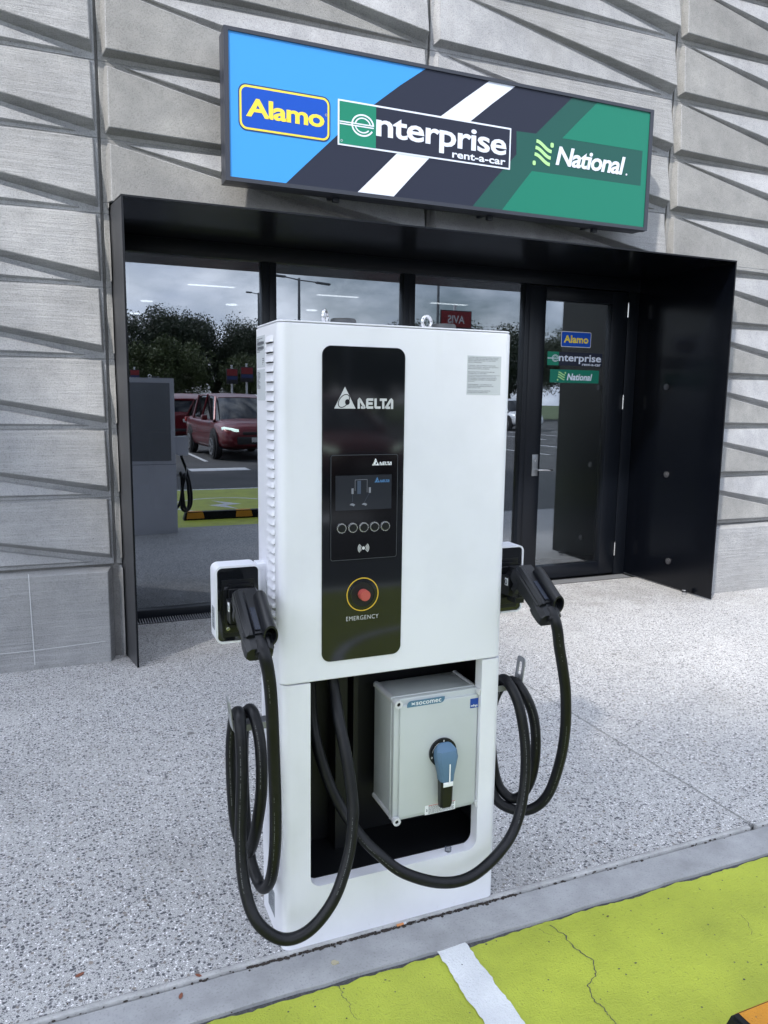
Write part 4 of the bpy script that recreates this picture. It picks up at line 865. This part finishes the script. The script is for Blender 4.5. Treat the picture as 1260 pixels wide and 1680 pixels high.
# ------------------------------------------------------------------ wheel stop in the bay
ws = thing('wheel_stop', (2.3, 1.16, 0), 'black rubber wheel stop with orange reflective patches on the green bay', 'wheel stop')
b = B(); prof = [(-.075, -.012), (-.050, .095), (.050, .095), (.075, -.012)]
wx0, wx1, wy = 1.475, 3.22, 1.188
A = [[b.verts.new((x+(sx*.030 if z < .05 else 0), wy+u, z)) for u, z in prof] for x, sx in ((wx0, -1), (wx1, 1))]
b.faces.new(A[0]); b.faces.new(A[1][::-1])
for k in range(4): b.faces.new((A[0][k], A[0][(k+1) % 4], A[1][(k+1) % 4], A[1][k]))
bmesh.ops.recalc_face_normals(b, faces=b.faces); bmesh.ops.bevel(b, geom=b.edges[:], offset=.006, segments=2, affect='EDGES'); obj('rubber_block', b, M_RUBBER, ws)
for x0 in (1.497, 2.14, 2.78):
    b = B(); ee = .0012
    for pl in ([(wy-.0455, .0955+ee), (wy+.0455, .0955+ee)],):
        v = [b.verts.new(p) for p in ((x0, wy-.044, .0962), (x0+.20, wy-.044, .0962), (x0+.20, wy+.044, .0962), (x0, wy+.044, .0962))]; b.faces.new(v)
    for s in (-1, 1):
        p0 = Vector((0, s*.0535, .0860)); p1 = Vector((0, s*.0715, .008)); nrm = Vector((0, s*.97, .23))*.0014
        v = [b.verts.new(Vector((x, wy, 0))+p+nrm) for x, p in ((x0, p0), (x0+.20, p0), (x0+.215, p1), (x0-.015, p1))]; b.faces.new(v)
    bmesh.ops.recalc_face_normals(b, faces=b.faces); r = bmesh.ops.solidify(b, geom=b.faces[:], thickness=.0006); obj('reflector', b, M_ORANGE, ws, False)

# ------------------------------------------------------------------ cars seen in the glass
def carpaint(name, c): 
    return mat(name, c, .28, .25, **{'Coat Weight': .4, 'Coat Roughness': .05})
M_CRED = carpaint('dark_red_car_paint', (.13, .006, .012)); M_CWHT = carpaint('white_car_paint', (.72, .74, .76)); M_CGLS = mat('car_glass', (.012, .014, .017), .05)
M_TYRE = mat('tyre', (.02, .02, .022), .8); M_RIM = mat('rim', (.45, .46, .48), .3, .8); M_TRIM = mat('car_trim', (.02, .02, .023), .5)
M_HEAD = emit('lit_headlamp', (.75, 1, .85), 2.2); M_TAIL = mat('tail_lamp', (.35, .01, .012), .2); M_PLATE = mat('number_plate', (.6, .6, .58), .5)
def make_car(paint, label, loc, rz, group='cars in the rows behind the bay', cat='car'):
    t = thing('parked_car', (0, 0, 0), label, cat, group)
    # stations along the length (x forward): x, half width, sill z, belt z, roofward z of bonnet/boot centre
    st = [(-2.30, .62, .50, .80, .95), (-2.26, .78, .38, .95, 1.04), (-2.05, .88, .30, 1.00, 1.06), (-1.5, .92, .28, .99, 1.03), (-.6, .925, .26, .97, 1.00), (.3, .925, .26, .96, .99), (.95, .92, .27, .96, 1.02), (1.35, .91, .29, .94, 1.03), (1.80, .88, .32, .86, .97), (2.12, .80, .36, .74, .88), (2.27, .66, .42, .62, .74)]
    def ringb(s):
        x, w, s0, bl_, tp = s
        return [(x, -w*.9, s0), (x, -w, s0+.10), (x, -w, (s0+bl_)/2), (x, -w*.97, bl_-.03), (x, -w*.90, bl_+.02), (x, -w*.55, tp), (x, 0, tp+.015), (x, w*.55, tp), (x, w*.90, bl_+.02), (x, w*.97, bl_-.03), (x, w, (s0+bl_)/2), (x, w, s0+.10), (x, w*.9, s0), (x, 0, s0-.02)]
    b = B(); loft(b, [ringb(s) for s in st]); bmesh.ops.subdivide_edges(b, edges=b.edges[:], cuts=1, use_grid_fill=True, smooth=.6)
    obj('body', b, paint, t)
    gs = [(-2.20, .66, 1.03, 1.06), (-1.95, .72, 1.02, 1.52), (-1.55, .70, 1.00, 1.655), (-.7, .69, .98, 1.69), (.15, .69, .97, 1.67), (.55, .70, .97, 1.58), (1.25, .78, .98, 1.02)]
    b = B(); loft(b, [[(x, -w-.14*(1-(tp-1)/.7)*.9-.02, z0), (x, -w+.04, tp-.10), (x, -w+.13, tp-.02), (x, 0, tp), (x, w-.13, tp-.02), (x, w-.04, tp-.10), (x, w+.14*(1-(tp-1)/.7)*.9+.02, z0)] for x, w, z0, tp in gs]); obj('windows', b, M_CGLS, t)
    b = B(); rg = [(-2.02, 1.50), (-1.55, 1.645), (-.7, 1.68), (.15, 1.66), (.50, 1.575)]
    loft(b, [[(x, -.61, z-.035), (x, -.56, z+.012), (x, 0, z+.028), (x, .56, z+.012), (x, .61, z-.035), (x, 0, z-.04)] for x, z in rg]); obj('roof', b, paint, t)
    for s in (-1, 1):
        for (xa, za), (xb, zb) in (((1.22, 1.0), (.52, 1.585)), ((-.25, .98), (-.32, 1.66)), ((-1.25, 1.0), (-1.42, 1.64)), ((-2.15, 1.03), (-1.96, 1.52))):
            b = B(); rod(b, (xa, s*.845, za), (xb, s*.635, zb), .035, .03, 6); obj('pillar', b, paint, t)
        b = B(); box(b, .62, .80, s*.93, s*1.07, .99, 1.13, .03, 2); obj('mirror', b, paint, t)
        b = B(); loft(b, [[(1.93, s*.84, .76), (1.93, s*.86, .84), (1.98, s*.80, .86), (1.98, s*.78, .74)], [(2.24, s*.58, .74), (2.24, s*.58, .80), (2.26, s*.5, .80), (2.26, s*.5, .74)]]); obj('headlight', b, M_HEAD if paint is M_CRED else M_RIM, t)
        b = B(); box(b, -2.29, -2.10, s*.62, s*.885, .86, 1.0, .02, 2); obj('tail_light', b, M_TAIL, t)
        for x in (-1.34, 1.34):
            b = B(); cyl(b, (x, s*.872, .40), .41, .12, 'y', 26); obj('wheel_arch', b, M_TRIM, t)
            b = B(); cyl(b, (x, s*.865, .335), .335, .21, 'y', 28); bmesh.ops.bevel(b, geom=[e for e in b.edges if e.calc_face_angle(0) > 1], offset=.03, segments=2, affect='EDGES'); wh = obj('wheel', b, M_TYRE, t)
            b = B(); cyl(b, (x, s*.972, .335), .205, .012, 'y', 26, mi=1)
            for k in range(5):
                a = 2*pi*k/5; obox(b, Vector((x+.11*cos(a), s*.982, .335+.11*sin(a))), Vector((cos(a), 0, sin(a))), Vector((0, 1, 0)), Vector((-sin(a), 0, cos(a))), .21, .02, .055)
            frame_ring(b, [(x+.215*cos(2*pi*k/26), .335+.215*sin(2*pi*k/26)) for k in range(26)], [(x+.19*cos(2*pi*k/26), .335+.19*sin(2*pi*k/26)) for k in range(26)], s*.965, s*.99); obj('rim', b, [M_RIM, M_TRIM], wh)
    b = B(); box(b, 2.16, 2.30, -.55, .55, .42, .62, .03, 2); box(b, 2.1, 2.29, -.40, .40, .66, .74, .02, 2); obj('grille', b, M_TRIM, t)
    b = B(); box(b, 2.295, 2.315, -.18, .18, .48, .60, .004); obj('number_plate', b, M_PLATE, t)
    b = B(); box(b, -2.335, -2.28, -.18, .18, .72, .84, .004); box(b, -2.31, -2.2, -.75, .75, .40, .52, .03, 2, mi=1); obj('number_plate', b, [M_PLATE, M_TRIM], t)
    t.location = loc; t.rotation_euler = (0, 0, rz)
    return t
D90 = pi/2
red = make_car(M_CRED, 'dark red SUV facing the shop with lit headlights, nearest of the parked cars', (4.50, -10.1, -.016), D90-.06)
def car_copy(src, label, loc, rz):
    c = copy_tree(src); c['label'] = label; c.location = loc; c.rotation_euler = (0, 0, rz); return c
car_copy(red, 'dark red SUV seen from behind, parked beyond the nearest SUV', (4.15, -17.9, -.016), -D90+.03)
car_copy(red, 'dark red SUV facing the shop, second bay along from the nearest SUV', (9.75, -10.4, -.016), D90+.02)
wht = make_car(M_CWHT, 'white car parked behind and right of the nearest red SUV', (7.5, -19.5, -.016), D90+.05)
for lb, lc, a in (('white car farthest left in the back row', (-1.2, -24.5, -.016), -D90), ('white car in the back row under the trees', (10.2, -26.5, -.016), .1), ('white car in the back row by the tall lamp post', (15.5, -19.0, -.016), D90), ('white car at the right end of the back row', (23.0, -25.5, -.016), D90)):
    car_copy(wht, lb, lc, a)

# ------------------------------------------------------------------ bay sign boards and street lamps
M_BRED = mat('board_red', (.22, .015, .02), .4); M_BNAVY = mat('board_navy', (.02, .03, .07), .4); M_BDARK = mat('board_dark', (.02, .02, .025), .5); M_BBLUE = mat('board_blue', (.02, .035, .12), .4); M_POSTW = mat('pale_post', (.55, .56, .58), .5)
def board(x, y, w, h, zt, label, word=None):
    t = thing('bay_sign', (x, y, 0), label, 'sign', 'rental bay sign boards on posts')
    b = B(); rod(b, (x, y-.03, 0), (x, y-.03, zt+.10), .035, seg=12); cyl(b, (x, y-.03, zt+.11), .04, .03, 'z', 12); obj('post', b, M_POSTW, t)
    b = B(); box(b, x-w/2, x+w/2, y+.01, y+.04, zt-h, zt, .004); 
    bd = obj('board', b, M_BDARK, t)
    b = B(); box(b, x-w/2+.02, x+w/2-.02, y+.041, y+.043, zt-h*.46, zt-.02, mi=0); box(b, x-w/2+.02, x+w/2-.02, y+.041, y+.043, zt-h*.72, zt-h*.5, mi=1)
    if word:
        bb = B(); text(bb, word, -w*.27, w*.27, zt-h*.36, zt-h*.14, 0, .02)
        for v in bb.verts: v.co = Vector((x-v.co.x, y+.0445, v.co.z))
        for f in bb.faces: f.normal_update(); f.material_index = 2
        for f in bb.faces:
            if f.normal.y < 0: f.normal_flip()
        mt = bpy.data.meshes.new('t'); bb.to_mesh(mt); b.from_mesh(mt); bb.free(); bpy.data.meshes.remove(mt)
    obj('artwork', b, [M_BRED, M_BBLUE, M_POSTW], bd, False)
board(5.60, -15.6, .40, .52, 2.55, 'red and dark bay sign board just behind the nearest red SUV, left of its pair')
board(6.12, -15.6, .44, .52, 2.62, 'red and dark bay sign board just behind the nearest red SUV, right of its pair')
board(3.30, -26.0, .42, .52, 2.75, 'red and dark bay sign board low under the trees, farthest back')
board(8.45, -4.6, .80, .80, 3.60, 'large red AVIS bay sign board on a tall pale post', 'AVIS')
M_LPOST = mat('lamp_post_grey', (.12, .13, .14), .5)
def lamp(x, y, h, label, arms=((-1.25, .10), (1.6, -.18))):
    t = thing('street_lamp', (x, y, 0), label, 'street lamp', 'street lamps over the car park')
    b = B(); rod(b, (x, y, 0), (x, y, h), .11, .065, 12); obj('pole', b, M_LPOST, t)
    for dx, dz in arms:
        b = B(); rod(b, (x, y, h-.1), (x+dx*.6, y, h-.1+dz*.6+.05), .035, .03, 8); obj('arm', b, M_LPOST, t)
        b = B(); obox(b, Vector((x+dx*.82, y, h-.1+dz*.8+.05)), Vector((1, 0, dz/dx*.6)).normalized(), Vector((0, 1, 0)), Vector((-dz/dx*.6, 0, 1)).normalized(), abs(dx)*.5, .28, .10, .03); obj('lamp_head', b, M_LPOST, t)
lamp(11.88, -28.6, 7.75, 'tall street lamp with two arms in the middle of the car park')
lamp(14.58, -48.6, 9.5, 'street lamp farthest back behind the trees', ((-.9, .05),))
lamp(20.0, -28.6, 9.2, 'plain tall lamp post at the right of the car park', ((1.3, .1),))

# ------------------------------------------------------------------ trees
def mk_leaf(name, lo, hi):
    m = mat(name, lo, .6); q = N(m); p = q.pos(); a = q.noise(p, .9, 4, .6); c_ = q.noise(p, 14, 2)
    c = q.mix(q.ramp(a, [(.35, 0.), (.65, 1.)]), lo, hi); q.col(q.mix(q.ramp(c_, [(.4, 0.), (.6, .5)]), c, tuple(v*1.6 for v in hi))); return m
M_LF1 = mk_leaf('dark_foliage', (.011, .020, .010), (.024, .038, .015)); M_LF2 = mk_leaf('light_foliage', (.022, .036, .009), (.05, .07, .015)); M_BARK = mat('bark', (.07, .055, .045), .9)
def tree_mesh(seed, h, cr, n, leafs, ls, zc=.62, flat_=.62, nb=9):
    r = random.Random(seed); tr = B(); limbs = []
    base_h = h*(zc-.28); tube(tr, catmull([(0, 0, -.1), (r.uniform(-.1, .1), r.uniform(-.1, .1), base_h*.5), (r.uniform(-.2, .2), r.uniform(-.2, .2), base_h)], 5), lambda t: cr*.075*(1.25-.5*t), 9)
    cl = []
    for i in range(n):
        a = r.uniform(0, 2*pi); rad = cr*math.sqrt(r.random())*.86; z = h*zc+(r.uniform(-1, 1)*h*.36*flat_)*math.sqrt(max(0.05, 1-(rad/cr)**2))
        cl.append((Vector((rad*cos(a), rad*sin(a), z)), cr*(r.uniform(.20, .36) if n < 100 else r.uniform(.13, .24))))
    for i in range(nb):
        c = cl[i][0]; mid = Vector((c.x*.35, c.y*.35, base_h+(c.z-base_h)*.45)); tube(tr, catmull([(0, 0, base_h*.85), mid, c], 4), lambda t: cr*.035*(1.1-t*.85), 6)
    lf = B()
    for c, s in cl:
        for _ in range(leafs):
            d = Vector((r.gauss(0, 1), r.gauss(0, 1), r.gauss(0, .75))).normalized()*s*(r.random()**.4)
            p = c+d; nrm = Vector((r.gauss(0, 1), r.gauss(0, 1), r.gauss(.6, 1))).normalized(); t = nrm.orthogonal().normalized(); t2 = nrm.cross(t); k = ls*r.uniform(.6, 1.4); ro = r.uniform(0, 6.28)
            a_, b_ = t*cos(ro)+t2*sin(ro), t2*cos(ro)-t*sin(ro)
            lf.faces.new([lf.verts.new(p+a_*k), lf.verts.new(p+b_*k*.45+nrm*k*.12), lf.verts.new(p-a_*k), lf.verts.new(p-b_*k*.45+nrm*k*.12)])
    return tr, lf
def tree(seed, h, cr, n, leafs, ls, m, label, loc, group, cat='tree', **kw):
    tr, lf = tree_mesh(seed, h, cr, n, leafs, ls, **kw); t = thing('tree', (0, 0, 0), label, cat, group)
    obj('trunk', tr, M_BARK, t); obj('crown', lf, m, t, False); t.location = loc; return t
G1 = 'trees along the far side of the car park'
T1 = tree(1, 8.2, 4.5, 210, 260, .085, M_LF1, 'dark broad tree opposite the shop, leftmost seen in the first window', (6.2, -46.5, -.05), G1, zc=.58, flat_=.95)
T2 = tree(2, 7.9, 4.8, 210, 260, .085, M_LF1, 'dark rounded tree opposite the shop, beside the farthest lamp', (11.2, -48.5, -.05), G1, zc=.58, flat_=.95)
T3 = tree(3, 5.6, 3.2, 130, 240, .075, M_LF2, 'lighter green bushy tree standing in front of the dark ones', (6.3, -40, -.05), G1, zc=.56, flat_=1.0)
def tcopy(src, label, loc, rz, s):
    c = copy_tree(src); c['label'] = label; c.location = loc; c.rotation_euler = (0, 0, rz); c.scale = (s, s, s)
for src, lb, lc, a, s in ((T1, 'dark tree left of the leftmost window view', (-.5, -47, -.05), 1.1, 1.05), (T2, 'dark tree between the first and second window reflections', (16.8, -50, -.05), 2.0, .98),
                          (T1, 'dark tree opposite the charger, lower than its neighbours', (22.0, -49, -.05), 3.1, .85), (T2, 'dark tree behind the red AVIS board', (28.5, -47, -.05), .6, 1.06),
                          (T1, 'dark tree opposite the glass door', (35.5, -46, -.05), 4.0, 1.02), (T2, 'dark tree right of the door reflection', (43.0, -45, -.05), 5.0, 1.1),
                          (T1, 'dark tree at the far left end of the row', (-9, -48, -.05), 2.2, 1.1), (T3, 'low lighter tree beneath the row near the white cars', (12.6, -41, -.05), 2.4, .85), (T3, 'low lighter tree beneath the right part of the row', (24.5, -41, -.05), 1.4, .95)):
    tcopy(src, lb, lc, a, s)
# tall trees added out of view, flat-crowned to shade foreground and left wall
G2 = 'unseen trees added to shade the foreground and wall'
S1 = tree(9, 16.5, 4.3, 85, 210, .24, M_LF1, 'unseen flat-topped tree added for shade left of the bay, second from the road', (-9.2, -8.6, -.05), G2, zc=.72, flat_=.25)
tcopy(S1, 'unseen flat-topped tree added for shade left of the bay, nearest the road', (-3.5, -8.5, -.05), 2.0, 1.0)
tcopy(S1, 'unseen flat-topped tree added for shade at the far left beside the shop wall', (-11.6, -2.6, -.05), 4.0, 1.0)
bpy.data.meshes.remove(me_tmp)
